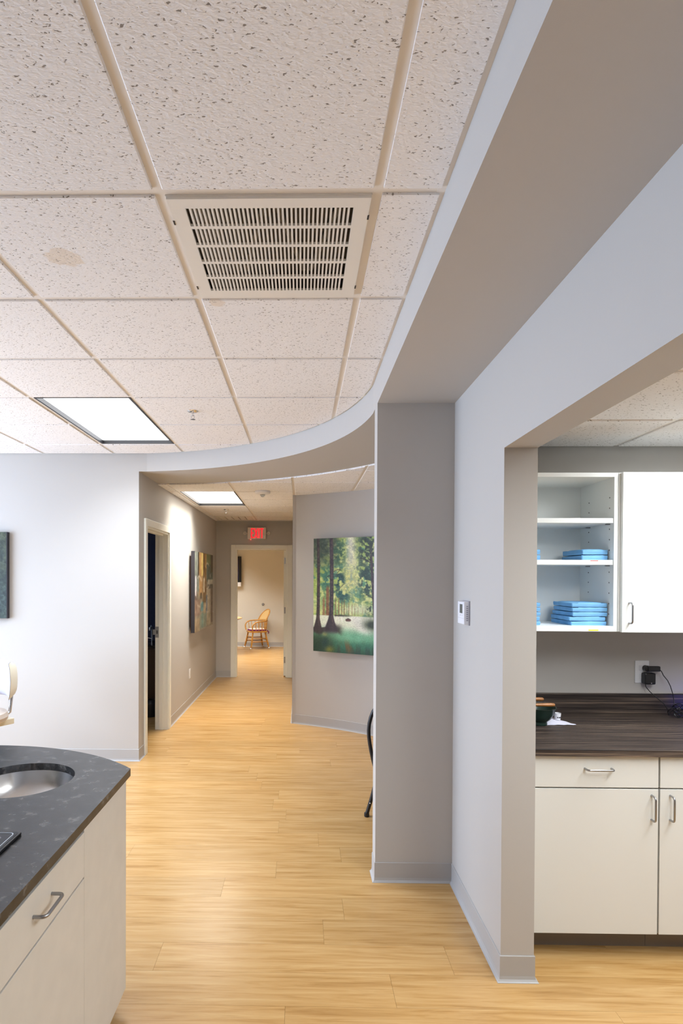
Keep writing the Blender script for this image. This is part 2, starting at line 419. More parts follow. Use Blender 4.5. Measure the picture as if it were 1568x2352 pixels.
# left outer wall with a window band
WY0, WY1, WZ0, WZ1 = 1.2, 4.6, 0.5, 2.4
b = MB(); b.box(XLW - 0.12, XLW, YB, 9.3, 0, WZ0).box(XLW - 0.12, XLW, YB, 9.3, WZ1, TOP).box(XLW - 0.12, XLW, YB, WY0, WZ0, WZ1).box(XLW - 0.12, XLW, WY1, 6.3, WZ0, WZ1).box(XLW - 0.12, XLW, 6.9, 9.3, WZ0, WZ1).box(XLW - 0.12, XLW, 6.3, 6.9, WZ0, 1.5).box(XLW - 0.12, XLW, 6.3, 6.9, 2.1, WZ1)
struct(b.build('wall_left', M['wall']), 'outer wall with a wide window')
w = bx(XLW - 0.09, XLW - 0.03, WY0, WY1, WZ0, WZ0 + .04).box(XLW - 0.09, XLW - 0.03, WY0, WY1, WZ1 - .04, WZ1)
for q in range(6): yy = WY0 + q * (WY1 - WY0 - .04) / 5; w.box(XLW - 0.09, XLW - 0.03, yy, yy + 0.04, WZ0 + .04, WZ1 - .04)
win = struct(w.build('window_1', M['trimw'], origin=(XLW, 2.5, 0.5)), 'wide white framed window')
wall('wall_back', (XLW, 3.2, YB - 0.12, YB), 0, TOP)
# right wall: jamb piece, header over the opening, near piece
b = bx(XW, XW2, 2.307, YC2, 0, TOP).box(XW, XW2, YB, 2.307, 2.113, TOP).box(XW, XW2, YB, 0.1, 0, 2.113)
struct(b.build('wall_right', M['wall']), 'greige wall with the wide cased-free opening to the supply nook')
wall('wall_stub', (XF, XW, YC, YC2), 0, SOFF + 0.003, label='short greige wall return carrying the curved soffit')
wall('wall_nook_back', (XW2, 3.2, YN, YN + 0.08), 0, TOP)
wall('wall_nook_right', (3.2, 3.32, YB, 6.0), 0, TOP)
# hall left wall with door opening
def hx(y): return XH + (XHE - XH) * (y - YL) / (YE - YL)
D1a, D1b, DH = 5.235, 6.075, 2.06
def hallseg(ya, yb): return [(hx(ya), ya), (hx(yb), yb), (hx(yb) - 0.125, yb), (hx(ya) - 0.125, ya)]
b = MB().prism(hallseg(YL + 0.001, D1a), 0, TOP).prism(hallseg(D1a, D1b), DH, TOP).prism(hallseg(D1b, YE + 0.12), 0, TOP)
struct(b.build('wall_hall_left', M['wall']), 'greige hallway wall with open doorway')
# hall end wall with doorway
D2a, D2b = -1.055, -0.227
b = bx(XHE - 0.12, D2a, YE, YE + 0.12, 0, TOP).box(D2b, 0.3, YE, YE + 0.12, 0, TOP).box(D2a, D2b, YE, YE + 0.12, DH, TOP)
struct(b.build('wall_hall_end', M['wall']), 'taupe shaded wall at the hallway end')
wall('wall_hall_right', (-0.10, 0.02, 6.36, YE), 0, TOP)
ca0 = math.acos((-0.10 - OC[0]) / WR); ca1 = math.asin((YC2 + 0.04 - OC[1]) / WR)
cin = arc(OC, WR, ca0, ca1, 48); cout = arc(OC, WR + 0.12, ca1, ca0, 48)
struct(MB().prism(cin + cout, 0, TOP).build('wall_curved', M['wall'], smooth=True), 'curved greige hallway wall')
# far room
YF = 13.44
wall('wall_far_back', (-3.3, 1.3, YF, YF + 0.1), 0, 2.6, 'wall_far', 'cream wall of the far room')
wall('wall_far_left', (-3.3, -3.2, YE + 0.12, YF), 0, 2.6, 'wall_far')
wall('wall_far_right', (1.2, 1.3, YE + 0.12, YF), 0, 2.6, 'wall_far')
wall('wall_far_front', (0.3, 1.3, YE, YE + 0.12), 0, 2.6, 'wall_far')
wall('wall_far_front', (-3.3, XHE - 0.12, YE, YE + 0.12), 0, 2.6, 'wall_far')
struct(bx(-3.3, 1.3, YE + 0.12, YF + 0.1, 2.5, 2.6).build('ceiling_far', M['tile']))
# dark room lining
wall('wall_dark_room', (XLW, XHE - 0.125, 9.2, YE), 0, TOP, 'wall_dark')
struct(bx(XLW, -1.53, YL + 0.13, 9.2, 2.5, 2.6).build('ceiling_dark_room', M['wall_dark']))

# ------------------------------------------------------------------ soffit
oa = arc(OC, ORD, math.pi / 2 - 0.012, math.asin((YC2 - OC[1]) / ORD), 48)
soffit_poly = INNER + [(XH, YL + 0.64)] + oa + [(XW, YC2), (XW, YB)]
struct(MB().prism(soffit_poly, SOFF, TOP + 0.02).build('ceiling_soffit', M['wall']), 'curved greige drop soffit')

# ------------------------------------------------------------------ suspended ceilings
def clip_convex(poly, conv):
    out = poly
    n = len(conv)
    for i in range(n):
        ax, ay = conv[i]; bx_, by_ = conv[(i + 1) % n]; inp = out; out = []
        if not inp: return []
        side = lambda p: (bx_ - ax) * (p[1] - ay) - (by_ - ay) * (p[0] - ax)
        for k in range(len(inp)):
            p, q = inp[k], inp[(k + 1) % len(inp)]; sp, sq = side(p), side(q)
            if sp >= 0: out.append(p)
            if (sp > 0 and sq < 0) or (sp < 0 and sq > 0):
                t = sp / (sp - sq); out.append((p[0] + t * (q[0] - p[0]), p[1] + t * (q[1] - p[1])))
    return out
def clip_out_circle(poly, c, r):
    pts = []
    for k in range(len(poly)):
        p, q = poly[k], poly[(k + 1) % len(poly)]
        ns = max(16, int(math.hypot(q[0] - p[0], q[1] - p[1]) / 0.006))
        for i in range(ns): pts.append((p[0] + (q[0] - p[0]) * i / ns, p[1] + (q[1] - p[1]) * i / ns))
    d = [math.hypot(p[0] - c[0], p[1] - c[1]) - r for p in pts]
    if min(d) >= 0: return poly
    if max(d) <= 0: return []
    n = len(pts); s = next(i for i in range(n) if d[i] >= 0 and d[i - 1] < 0); out = []
    i = s
    while d[i % n] >= 0 and i < s + n: out.append(pts[i % n]); i += 1
    def proj(p):
        a = math.atan2(p[1] - c[1], p[0] - c[0]); return a
    b0, b1 = proj(out[-1]), proj(out[0])
    return out + [(c[0] + r * math.cos(b0 + (b1 - b0) * k / 8), c[1] + r * math.sin(b0 + (b1 - b0) * k / 8)) for k in range(9)]
def area(p): return abs(sum(p[i][0] * p[(i + 1) % len(p)][1] - p[(i + 1) % len(p)][0] * p[i][1] for i in range(len(p)))) / 2

def tile_cell(parent, x0, x1, y0, y1, z, clip=None, cache={}):
    g = 0.0135; poly = [(x0 + g, y0 + g), (x1 - g, y0 + g), (x1 - g, y1 - g), (x0 + g, y1 - g)]; full = poly
    if clip: poly = clip(poly)
    if len(poly) < 3 or area(poly) < 2e-4: return
    c = ((x0 + x1) / 2, (y0 + y1) / 2)
    key = (round(x1 - x0, 3), round(y1 - y0, 3))
    if poly == full or abs(area(poly) - area(full)) < 1e-9:
        if key in cache: return instance(cache[key], parent, (c[0], c[1], z), 'ceiling_tile')
        o = bx(full[0][0] - c[0], full[1][0] - c[0], full[0][1] - c[1], full[2][1] - c[1], -0.007, 0.016).build('ceiling_tile', M['tile'], parent, bevel=0.0025, bseg=1)
        cache[key] = o
    else:
        o = MB().prism([(p[0] - c[0], p[1] - c[1]) for p in poly], -0.007, 0.016).build('ceiling_tile', M['tile'], parent)
    o.location = (c[0], c[1], z); return o

ceiling = struct(bx(XLW, XW, YB, YL + 0.13, 2.74, 2.82).build('ceiling', M['slab'], origin=(0, 0, 0)), 'white fissured tile ceiling in an ivory grid')
xs = [XLW] + [GX + k * T for k in range(-6, 2)] + [XF]
ys = [YB] + [GY + j * T for j in range(-6, 6)] + [YL]
conv = [(p[0], p[1]) for p in INNER[:-1]] + [(XLW, YL), (XLW, YB)]
conv_in = [(XF - 0.021, YB)] + arc(IC, IR - 0.012, a0, math.asin((YL - 0.0145 - IC[1]) / (IR - 0.012)), 40) + [(XLW, YL - 0.014), (XLW, YB)]
clipc = lambda p: clip_convex(p, conv_in)
def near(a, b): return abs(a - b) < 0.01
TROFF = [(-2, 3), (-5, 1)]           # main room lamps: column k, first row j
def in_lamp(k, j): return any(k == a and j in (b, b + 1) for a, b in TROFF)
for i in range(len(xs) - 1):
    k = i - 7
    for jj in range(len(ys) - 1):
        j = jj - 7
        if in_lamp(k, j) or (k == 0 and j == 0): continue
        tile_cell(ceiling, xs[i], xs[i + 1], ys[jj], ys[jj + 1], CEIL, clipc)
def bar_poly(parent, poly, z, clip=None):
    if clip: poly = clip(poly)
    if len(poly) < 3 or area(poly) < 1e-4: return
    c = (sum(p[0] for p in poly) / len(poly), sum(p[1] for p in poly) / len(poly))
    o = MB().prism([(p[0] - c[0], p[1] - c[1]) for p in poly], 0, 0.012).build('grid_bar', M['grid'], parent); o.location = (c[0], c[1], z)
hb = 0.0145
clipm = lambda p: clip_convex(p, conv)
for x in xs[1:-1]: bar_poly(ceiling, [(x - hb, YB), (x + hb, YB), (x + hb, YL), (x - hb, YL)], CEIL, clipm)
for y in ys[1:-1]:
    for i in range(len(xs) - 1):
        xa, xb = xs[i] + hb, xs[i + 1] - hb; k = i - 7
        if any(k == a and near(y, GY + (b + 1) * T) for a, b in TROFF): continue
        bar_poly(ceiling, [(xa, y - hb), (xb, y - hb), (xb, y + hb), (xa, y + hb)], CEIL, clipm)
MB().sweep([(0, CEIL - 0.002), (0.022, CEIL - 0.002), (0.022, CEIL + 0.012), (0, CEIL + 0.012)], [INNER[0]] + INNER[1:-1:1][:1], 1).build('edge_angle', M['grid'], ceiling)
MB().sweep([(0, CEIL - 0.001), (0.012, CEIL - 0.001), (0.012, CEIL + 0.012), (0, CEIL + 0.012)], INNER[1:] + [(XLW, YL)], 1).build('edge_angle', M['trimw'], ceiling)

# hall ceiling
hall_poly = [(XH - 0.02, YE), (XH - 0.02, YL + 0.64)] + arc(OC, ORD, math.pi / 2 - 0.012, math.asin((YC2 - OC[1]) / ORD), 32) + [(3.2, YC2), (3.2, YE)]
ceil_hall = struct(MB().prism(hall_poly, 2.56, 2.6).build('ceiling_hall', M['slab'], origin=(0, 0, 0)), 'tile ceiling of the hallway')
hxs = [XH - 0.01, -1.305, -1.305 + T, -1.305 + 2 * T, -1.305 + 3 * T, -1.305 + 4 * T, -1.305 + 5 * T]
HY = 6.106
hys = [HY + j * T for j in range(-5, 6)]
hclip = lambda p: clip_out_circle(p, OC, ORD + 0.003)
HALL_LAMP = (1, 5)          # column 1, rows 5 and 6
for i in range(len(hxs) - 1):
    for j in range(len(hys) - 1):
        if i == 1 and j in (5, 6): continue
        if i == 1 and j == 9: continue
        if hys[j + 1] > YE + 0.2 + T: continue
        y1 = min(hys[j + 1], YE + 0.01)
        tile_cell(ceil_hall, hxs[i], hxs[i + 1], hys[j], y1, HALLC, hclip)
for x in hxs[1:-1]:
    bar_poly(ceil_hall, [(x - hb, OC[1]), (x + hb, OC[1]), (x + hb, YE), (x - hb, YE)], HALLC, hclip)
for y in hys:
    if y > YE: continue
    for i in range(len(hxs) - 1):
        if i == 1 and near(y, HY + T): continue
        bar_poly(ceil_hall, [(hxs[i] + hb, y - hb), (hxs[i + 1] - hb, y - hb), (hxs[i + 1] - hb, y + hb), (hxs[i] + hb, y + hb)], HALLC, hclip)
MB().sweep([(0, HALLC - 0.006), (0.02, HALLC - 0.006), (0.02, HALLC + 0.012), (0, HALLC + 0.012)], [(hx(YL + 0.64), YL + 0.64), (XHE, YE), (-0.1, YE)], -1).build('edge_angle', M['grid'], ceil_hall)
MB().sweep([(0, HALLC - 0.006), (0.02, HALLC - 0.006), (0.02, HALLC + 0.012), (0, HALLC + 0.012)], cin, -1).build('edge_angle', M['grid'], ceil_hall)

# nook ceiling
ceil_nook = struct(bx(XW2, 3.2, YB, YN, 2.36, 2.4).build('ceiling_nook', M['slab'], origin=(0, 0, 0)), 'tile ceiling of the supply nook')
nxs = [XW2, 1.655 - T, 1.655, 1.655 + T, 1.655 + 2 * T, 3.2]
nys = [YB] + [2.597 - T * k for k in range(8, -1, -1)] + [YN]
for i in range(len(nxs) - 1):
    for j in range(len(nys) - 1):
        if i == 2 and nys[j] > 1.3 and nys[j + 1] < 2.62: continue
        if i == 1 and nys[j] > 0.1 and nys[j + 1] < 1.4: continue
        tile_cell(ceil_nook, nxs[i], nxs[i + 1], nys[j], nys[j + 1], NOOKC)
for x in nxs[1:-1]: bar_poly(ceil_nook, [(x - hb, YB), (x + hb, YB), (x + hb, YN), (x - hb, YN)], NOOKC)
for y in nys[1:-1]:
    for i in range(len(nxs) - 1):
        if (i == 2 and near(y, 2.597 - T)) or (i == 1 and near(y, 2.597 - 3 * T)): continue
        bar_poly(ceil_nook, [(nxs[i] + hb, y - hb), (nxs[i + 1] - hb, y - hb), (nxs[i + 1] - hb, y + hb), (nxs[i] + hb, y + hb)], NOOKC)

# ------------------------------------------------------------------ vinyl cove base
BBP = [(0, 0), (0, 0.102), (0.002, 0.1025), (0.004, 0.100), (0.004, 0.022), (0.006, 0.010), (0.0105, 0.004), (0.0155, 0.0015), (0.0155, 0)]
def baseboard(side, path, s, label=None): return struct(MB().sweep(BBP, path, s).build('baseboard_' + side, M['vinyl']), label)
baseboard('front', [(XLW, YL), (XH, YL), (hx(D1a - 0.065), D1a - 0.065)], -1)
baseboard('hall_left', [(hx(D1b + 0.065), D1b + 0.065), (XHE, YE), (D2a - 0.066, YE)], -1)
baseboard('curved', [(-0.10, 8.9), (-0.10, cin[0][1])] + cin[1:], -1)
baseboard('right', [(XF, YC2), (XF, YC), (XW, YC), (XW, 2.307), (XW2, 2.307), (XW2, 2.44)], -1)
baseboard('far', [(-3.2, YF), (1.2, YF)], -1)

# ------------------------------------------------------------------ doors
d1 = bpy.data.objects.new('door_1', None); COL.objects.link(d1); d1.location = (XH, 5.65, 0); d1['_w'] = (XH, 5.65, 0); struct(d1, 'open doorway with cream casing to a dark room')
cw, ct = 0.065, 0.018
def hpoly(ya, yb, o0, o1): return [(hx(ya) + o0, ya), (hx(yb) + o0, yb), (hx(yb) + o1, yb), (hx(ya) + o1, ya)]
for ya, yb in ((D1a - cw, D1a), (D1b, D1b + cw)):
    MB().prism(hpoly(ya, yb, 0.0, ct), 0, DH + cw).build('casing', M['trimw'], d1, True, bevel=0.003)
MB().prism(hpoly(D1a, D1b, 0.0, ct), DH, DH + cw).build('casing', M['trimw'], d1, True, bevel=0.003)
for ya, yb in ((D1a, D1a + 0.018), (D1b - 0.018, D1b)):
    MB().prism(hpoly(ya, yb, -0.13, 0.004), 0, DH).build('jamb', M['trimw'], d1, True)
MB().prism(hpoly(D1a, D1b, -0.13, 0.004), DH - 0.018, DH).build('jamb', M['trimw'], d1, True)
for ya, yb in ((D1a + 0.018, D1a + 0.03), (D1b - 0.03, D1b - 0.018)):
    MB().prism(hpoly(ya, yb, -0.09, -0.045), 0, DH - 0.018).build('door_stop', M['trimw'], d1, True, bevel=0.002)
MB().prism(hpoly(D1a + 0.018, D1b - 0.018, -0.09, -0.045), DH - 0.03, DH - 0.018).build('door_stop', M['trimw'], d1, True, bevel=0.002)
sx = hx(D1b)
bx(sx - 0.128, sx - 0.094, D1b - 0.0195, D1b - 0.017, 0.965, 1.08).box(sx - 0.155, sx - 0.128, D1b - 0.0195, D1b - 0.0175, 0.995, 1.05).build('strike_plate', M['nickel'], d1, True)
bx(sx - 0.118, sx - 0.104, D1b - 0.0205, D1b - 0.0193, 1.005, 1.04).build('strike_hole', M['holeg'], d1, True)

d2 = bpy.data.objects.new('door_2', None); COL.objects.link(d2); d2.location = (-0.64, YE, 0); d2['_w'] = (-0.64, YE, 0); struct(d2, 'open doorway at the hallway end')
bx(D2a - 0.076, D2a, YE - ct, YE, 0, DH + 0.06).build('casing', M['trimw'], d2, True, bevel=0.004)
bx(D2b, D2b + 0.08, YE - ct, YE, 0, DH + 0.06).build('casing', M['trimw'], d2, True, bevel=0.004)
bx(D2a, D2b, YE - ct, YE, DH, DH + 0.06).build('casing', M['trimw'], d2, True, bevel=0.004)
bx(D2a, D2a + 0.018, YE - 0.004, YE + 0.124, 0, DH).build('jamb', M['trimw'], d2, True)
bx(D2b - 0.018, D2b, YE - 0.004, YE + 0.124, 0, DH).build('jamb', M['trimw'], d2, True)
bx(D2a + 0.018, D2b - 0.018, YE - 0.004, YE + 0.124, DH - 0.018, DH).build('jamb', M['trimw'], d2, True)
bx(D2b - 0.030, D2b - 0.018, YE + 0.03, YE + 0.075, 0, DH - 0.018).build('door_stop', M['trimw'], d2, True)
leaf = bx(D2b - 0.062, D2b - 0.020, YE + 0.085, YE + 0.90, 0.012, DH - 0.022).build('door_leaf', M['trimw'], d2, True, bevel=0.002)
for z in (0.22, 1.02, 1.82):
    bx(D2b - 0.052, D2b - 0.026, YE + 0.080, YE + 0.0855, z, z + 0.10).build('hinge', M['nickel'], leaf, True)

# ------------------------------------------------------------------ troffers
WATTS = {'lamp_main': (LAMP_MAIN, (236, 244, 255)), 'lamp_hall': (LAMP_HALL, (255, 250, 240)), 'lamp_nook': (LAMP_NOOK, (240, 248, 255)), 'lamp_far': (LAMP_FAR, (250, 248, 242))}
def troffer(label, x0, x1, y0, y1, z, m, group=None):
    t = thing('ceiling_light', label, 'ceiling light', ((x0 + x1) / 2, (y0 + y1) / 2, z), group=group)
    hw, hl = (x1 - x0) / 2 - 0.0145, (y1 - y0) / 2 - 0.0145; e = 0.013
    bx(-hw, -hw + e, -hl, hl, -0.004, 0.05).box(hw - e, hw, -hl, hl, -0.004, 0.05).box(-hw + e, hw - e, -hl, -hl + e * .5, -0.004, 0.05).box(-hw + e, hw - e, hl - e * .5, hl, -0.004, 0.05).build('frame', M['blackm'], t)
    bx(-hw + e, hw - e, -hl + e * .5, hl - e * .5, 0.024, 0.034).build('diffuser', M[m], t)
    bx(-hw + e, hw - e, -hl + e * .5, hl - e * .5, 0.036, 0.05).build('housing', M['white'], t)
    ld = bpy.data.lights.new('tube_light', 'AREA'); ld.shape = 'RECTANGLE'; ld.size = 2 * hw - 0.05; ld.size_y = 2 * hl - 0.05
    ld.energy = WATTS[m][0]; ld.color = lin(WATTS[m][1])[:3]; ld.spread = math.radians(165) if m == 'lamp_nook' else SPREAD
    lo = bpy.data.objects.new('tube_light', ld); COL.objects.link(lo); lo.parent = t; lo.location = (0, 0, 0.018)
    return t
cx = lambda k: GX + k * T
cy_ = lambda j: GY + j * T
troffer('long lit ceiling panel beside the small sprinkler in the main room', cx(-2), cx(-1), cy_(3), cy_(5), CEIL, 'lamp_main', 'main room ceiling panels')
for k, j, n in ((-5, 1, 'lit ceiling panel between the island and the wide window'),):
    troffer(n, cx(k), cx(k + 1), cy_(j), cy_(j + 2), CEIL, 'lamp_main', 'main room ceiling panels')
troffer('lit ceiling panel in the hallway near the smoke detector', hxs[1], hxs[2], HY, HY + 2 * T, HALLC, 'lamp_hall')
troffer('lit ceiling panel above the white supply cabinets', 1.655, 1.655 + T, 2.597 - 2 * T, 2.597, NOOKC, 'lamp_nook', 'supply nook ceiling panels')
troffer('added unseen ceiling panel brightening the supply nook from the front', 1.655 - T, 1.655, 2.597 - 4 * T, 2.597 - 2 * T, NOOKC, 'lamp_nook', 'supply nook ceiling panels')  # extra panel added out of view to brighten the open cabinet and jamb
troffer('lit ceiling panel just inside the far room doorway', -0.9, -0.3, 10.6, 11.8, 2.48, 'lamp_far', 'far room ceiling panels')
troffer('lit ceiling panel above the round pedestal table', -2.4, -1.8, 11.6, 12.8, 2.48, 'lamp_far', 'far room ceiling panels')

# ------------------------------------------------------------------ return air grille
vx, vy = GX + T / 2, GY + T / 2
vent = thing('return_air_grille', 'ivory slotted return air grille set in the ceiling grid', 'air vent', (vx, vy, CEIL))
A = 0.288
ys5 = [(-0.248, -0.164), (-0.150, -0.066), (-0.053, 0.037), (0.053, 0.128), (0.142, 0.232)]
ys5 = [(-0.2461 + i * 0.0985, -0.2461 + i * 0.0985 + 0.0845) for i in range(5)]
SX0, SX1 = -0.242, 0.242
bx(-A, SX0, -A, A, -0.012, -0.004).box(SX1, A, -A, A, -0.012, -0.004).box(SX0, SX1, -A, ys5[0][0], -0.012, -0.004).box(SX0, SX1, ys5[4][1], A, -0.012, -0.004).build('face_frame', M['ivory'], vent)
bx(-A - 0.002, -A + 0.010, -A, A, -0.004, 0.01).box(A - 0.010, A + 0.002, -A, A, -0.004, 0.01).box(-A, A, -A - 0.002, -A + 0.01, -0.004, 0.01).box(-A, A, A - 0.01, A + 0.002, -0.004, 0.01).build('mounting_frame', M['ivory'], vent)
for i in range(4): bx(SX0, SX1, ys5[i][1], ys5[i + 1][0], -0.012, -0.004).build('cross_bar', M['ivory'], vent)
NS = 38; pit = (SX1 - SX0) / NS; sl = None
for (ya, yb) in ys5:
    for k in range(1, NS):
        x = SX0 + k * pit
        if sl is None:
            sl = bx(-0.0029, 0.0029, -(yb - ya) / 2, (yb - ya) / 2, -0.012, 0.004).build('slat', M['ivory'], vent); sl.location = (x, (ya + yb) / 2, 0)
        else: instance(sl, vent, (x, (ya + yb) / 2, 0), 'slat')
bx(-A + .012, -A + .016, -A + .012, A - .012, 0.004, 0.09).box(A - .016, A - .012, -A + .012, A - .012, 0.004, 0.09).box(-A + .012, A - .012, -A + .012, -A + .016, 0.004, 0.09).box(-A + .012, A - .012, A - .016, A - .012, 0.004, 0.09).box(-A + .012, A - .012, -A + .012, A - .012, 0.09, 0.094).build('duct_box', M['duct'], vent)
for i in range(4):
    xa = -0.22 + 0.115 * i; s = 1 if i % 2 == 0 else -1
    MB().tube([(xa, -0.2 * s, 0.05), (xa + 0.09, 0.2 * s, 0.05)], 0.009, 6).build('brace', M['ivory'], vent)
for s, y in ((-1, -0.19), (-1, 0.2), (1, -0.21), (1, 0.2)):
    bx(s * A - 0.002, s * A + 0.003, y, y + 0.02, -0.0130, -0.011).build('latch', M['blackm'], vent)

hv = thing('supply_air_diffuser', 'ivory slotted supply diffuser at the hallway end ceiling', 'air vent', ((hxs[1] + hxs[2]) / 2, HY + 4.5 * T + 0.0, HALLC))
bx(-0.288, 0.288, -0.288, 0.288, 0.004, 0.012).build('back_plate', M['duct'], hv)
bx(-0.288, 0.288, -0.288, -0.24, -0.008, 0.004).box(-0.288, 0.288, 0.24, 0.288, -0.008, 0.004).box(-0.288, -0.25, -0.24, 0.24, -0.008, 0.004).box(0.25, 0.288, -0.24, 0.24, -0.008, 0.004).build('face_frame', M['ivory'], hv)
for i in range(5): bx(-0.243 + i * 0.1, -0.157 + i * 0.1, -0.24, 0.24, -0.006, 0.002).build('vane', M['ivory'], hv)

# ------------------------------------------------------------------ sprinklers, detector
def sprinkler(label, x, y, z):
    t = thing('sprinkler_head', label, 'sprinkler', (x, y, z), group='ceiling sprinklers')
    MB().lathe([(0.0, -0.008), (0.028, -0.006), (0.036, 0.0), (0.036, 0.004)], seg=24).build('escutcheon', M['chrome'], t, smooth=True)
    MB().tube([(0, 0, -0.005), (0, 0, -0.03)], 0.006, 8).build('pipe', M['chrome'], t)
    MB().tube([(-0.007, 0, -0.026), (-0.011, 0, -0.036), (0, 0, -0.05)], 0.0025, 6).build('frame_arm', M['chrome'], t)
    MB().tube([(0.007, 0, -0.026), (0.011, 0, -0.036), (0, 0, -0.05)], 0.0025, 6).build('frame_arm', M['chrome'], t)
    MB().lathe([(0.0, -0.050), (0.016, -0.050), (0.016, -0.053), (0.0, -0.053)], seg=16).build('deflector', M['chrome'], t)
sprinkler('small chrome sprinkler head right of the main room ceiling panel', -0.702, 3.731, CEIL - 0.007)
sprinkler('small chrome sprinkler head behind the hallway ceiling panel', -1.005, 7.70, HALLC - 0.007)
t = thing('smoke_detector', 'round white smoke detector on the hallway ceiling', 'smoke detector', (-0.41, 6.06, HALLC - 0.007))
MB().lathe([(0.0, -0.034), (0.045, -0.034), (0.074, -0.026), (0.082, -0.012), (0.078, 0.0)], seg=32).build('body', M['whitep'], t, smooth=True)
MB().lathe([(0.0, -0.062), (0.016, -0.058), (0.026, -0.046), (0.028, -0.033)], seg=20).build('sensor_dome', M['glass'], t, smooth=True)

# ------------------------------------------------------------------ exit sign
t = thing('exit_sign', 'red lit EXIT sign with two lamp heads above the hallway end door', 'exit sign', (-0.716, YE - 0.045, 2.302))
bx(-0.147, 0.147, -0.022, 0.045, -0.093, 0.093).build('housing', M['signw'], t, bevel=0.006)
def stroke(pts, wd):
    b = MB()
    for (xa, za), (xb, zb) in pts:
        d = Vector((xb - xa, zb - za)); L = d.length; d /= L; n = Vector((-d.y, d.x)) * wd / 2; e = d * 0
        q = [(xa - e.x + n.x, za - e.y + n.y), (xa - n.x, za - n.y), (xb - n.x, zb - n.y), (xb + n.x, zb + n.y)]
        b.add([(p[0], -0.0265, p[1]) for p in q] + [(p[0], -0.021, p[1]) for p in q], [(0, 1, 2, 3), (7, 6, 5, 4), (0, 4, 5, 1), (1, 5, 6, 2), (2, 6, 7, 3), (3, 7, 4, 0)])
    return b
h = 0.076
lets = {'letter_e': [((-0.083, -h), (-0.083, h)), ((-0.091, h - .008), (-0.046, h - .008)), ((-0.091, 0.002), (-0.050, 0.002)), ((-0.091, -h + .008), (-0.046, -h + .008))],
        'letter_x': [((-0.034, -h), (0.014, h)), ((0.014, -h), (-0.034, h))],
        'letter_i': [((0.037, -h), (0.037, h))],
        'letter_t': [((0.082, -h), (0.082, h)), ((0.056, h - .008), (0.108, h - .008))]}
for n, p in lets.items(): stroke(p, 0.0155).build(n, M['red'], t)
for s in (-1, 1):
    MB().tube([(s * 0.147, 0.0, 0.0), (s * 0.165, 0.0, 0.0)], 0.008, 8).build('lamp_arm', M['signw'], t)
    lh = MB().lathe([(0.001, 0.03), (0.022, 0.022), (0.028, 0.0), (0.026, -0.014), (0.0, -0.016)], (s * 0.187, 0.0, 0.0), 16, 'y').build('lamp_head', M['signw'], t, smooth=True)
    MB().ball((s * 0.187, -0.014, 0.0), 0.013, 10).build('lamp_lens', M['glass'], lh, smooth=True)
MB().ball((-0.098, 0.02, -0.096), 0.007, 8).build('test_led', M['redled'], t)

# ------------------------------------------------------------------ switch, outlets, thermostat
t = thing('light_switch', 'small white toggle light switch past the abstract painting', 'light switch', (hx(8.88), 8.88, 1.07))
bx(0, 0.006, -0.036, 0.036, -0.058, 0.058).build('plate', M['whitep'], t, bevel=0.003)
bx(0.006, 0.022, -0.005, 0.005, -0.004, 0.012).build('toggle', M['whitep'], t, bevel=0.002)
t = thing('wall_outlet', 'white wall outlet low on the hallway wall', 'outlet', (hx(7.2), 7.2, 0.40))
bx(0, 0.006, -0.04, 0.04, -0.06, 0.06).build('plate', M['whitep'], t, bevel=0.003)
for z in (-0.03, 0.008): bx(0.006, 0.009, -0.017, 0.017, z, z + 0.026).build('socket', M['cabw'], t, bevel=0.003)
t = thing('thermostat', 'white thermostat with grey display on the right wall', 'thermostat', (XW, 2.816, 1.432))
# faces -x
bx(-0.006, 0, -0.060, 0.060, -0.058, 0.058).build('back_plate', M['greyp'], t, bevel=0.002)
MB().add([(-0.005, -0.058, -0.057), (-0.005, 0.058, -0.057), (-0.005, 0.058, 0.057), (-0.005, -0.058, 0.057), (-0.028, -0.054, -0.053), (-0.028, 0.054, -0.053), (-0.028, 0.054, 0.054), (-0.028, -0.054, 0.054)],
         [(0, 3, 2, 1), (4, 5, 6, 7), (0, 1, 5, 4), (1, 2, 6, 5), (2, 3, 7, 6), (3, 0, 4, 7)]).build('cover', M['whitep'], t, bevel=0.003)
bx(-0.0292, -0.027, -0.030, 0.014, -0.001, 0.042).build('display', M['lcd'], t)
for y in (-0.020, 0.012): bx(-0.0300, -0.027, y - 0.009, y + 0.009, -0.015, -0.007).build('button', M['whitep'], t, bevel=0.001)
bx(-0.0288, -0.027, -0.052, 0.052, -0.0245, -0.0238).build('flap_line', M['greyp'], t)
for k in range(8): bx(-0.017, -0.009, -0.0592, -0.0565, -0.036 + k * 0.0095, -0.031 + k * 0.0095).build('vent_slot', M['greyp'], t)

# ------------------------------------------------------------------ paintings (pigment laid per vertex)
def canvas_mesh(name, nu, nv, wdt, hgt, func, parent, frame):
    # frame(u,v)-> local xyz ; colour from func(U,V)
    U, V = np.meshgrid(np.linspace(0, 1, nu), np.linspace(0, 1, nv))
    colr = np.clip(func(U, V), 0, 255) / 255.0
    colr = np.where(colr <= 0.04045, colr / 12.92, ((colr + 0.055) / 1.055) ** 2.4)
    vs = [frame(u, v) for u, v in zip(U.ravel(), V.ravel())]
    fs = [(j * nu + i, j * nu + i + 1, (j + 1) * nu + i + 1, (j + 1) * nu + i) for j in range(nv - 1) for i in range(nu - 1)]
    me = bpy.data.meshes.new(name); me.from_pydata(vs, [], fs)
    ca = me.color_attributes.new('paint', 'FLOAT_COLOR', 'POINT')
    rgba = np.ones((nu * nv, 4), np.float32); rgba[:, :3] = colr.reshape(-1, 3)
    ca.data.foreach_set('color', rgba.ravel()); me.materials.append(M['paint'])
    o = bpy.data.objects.new(name, me); COL.objects.link(o); o.parent = parent; return o

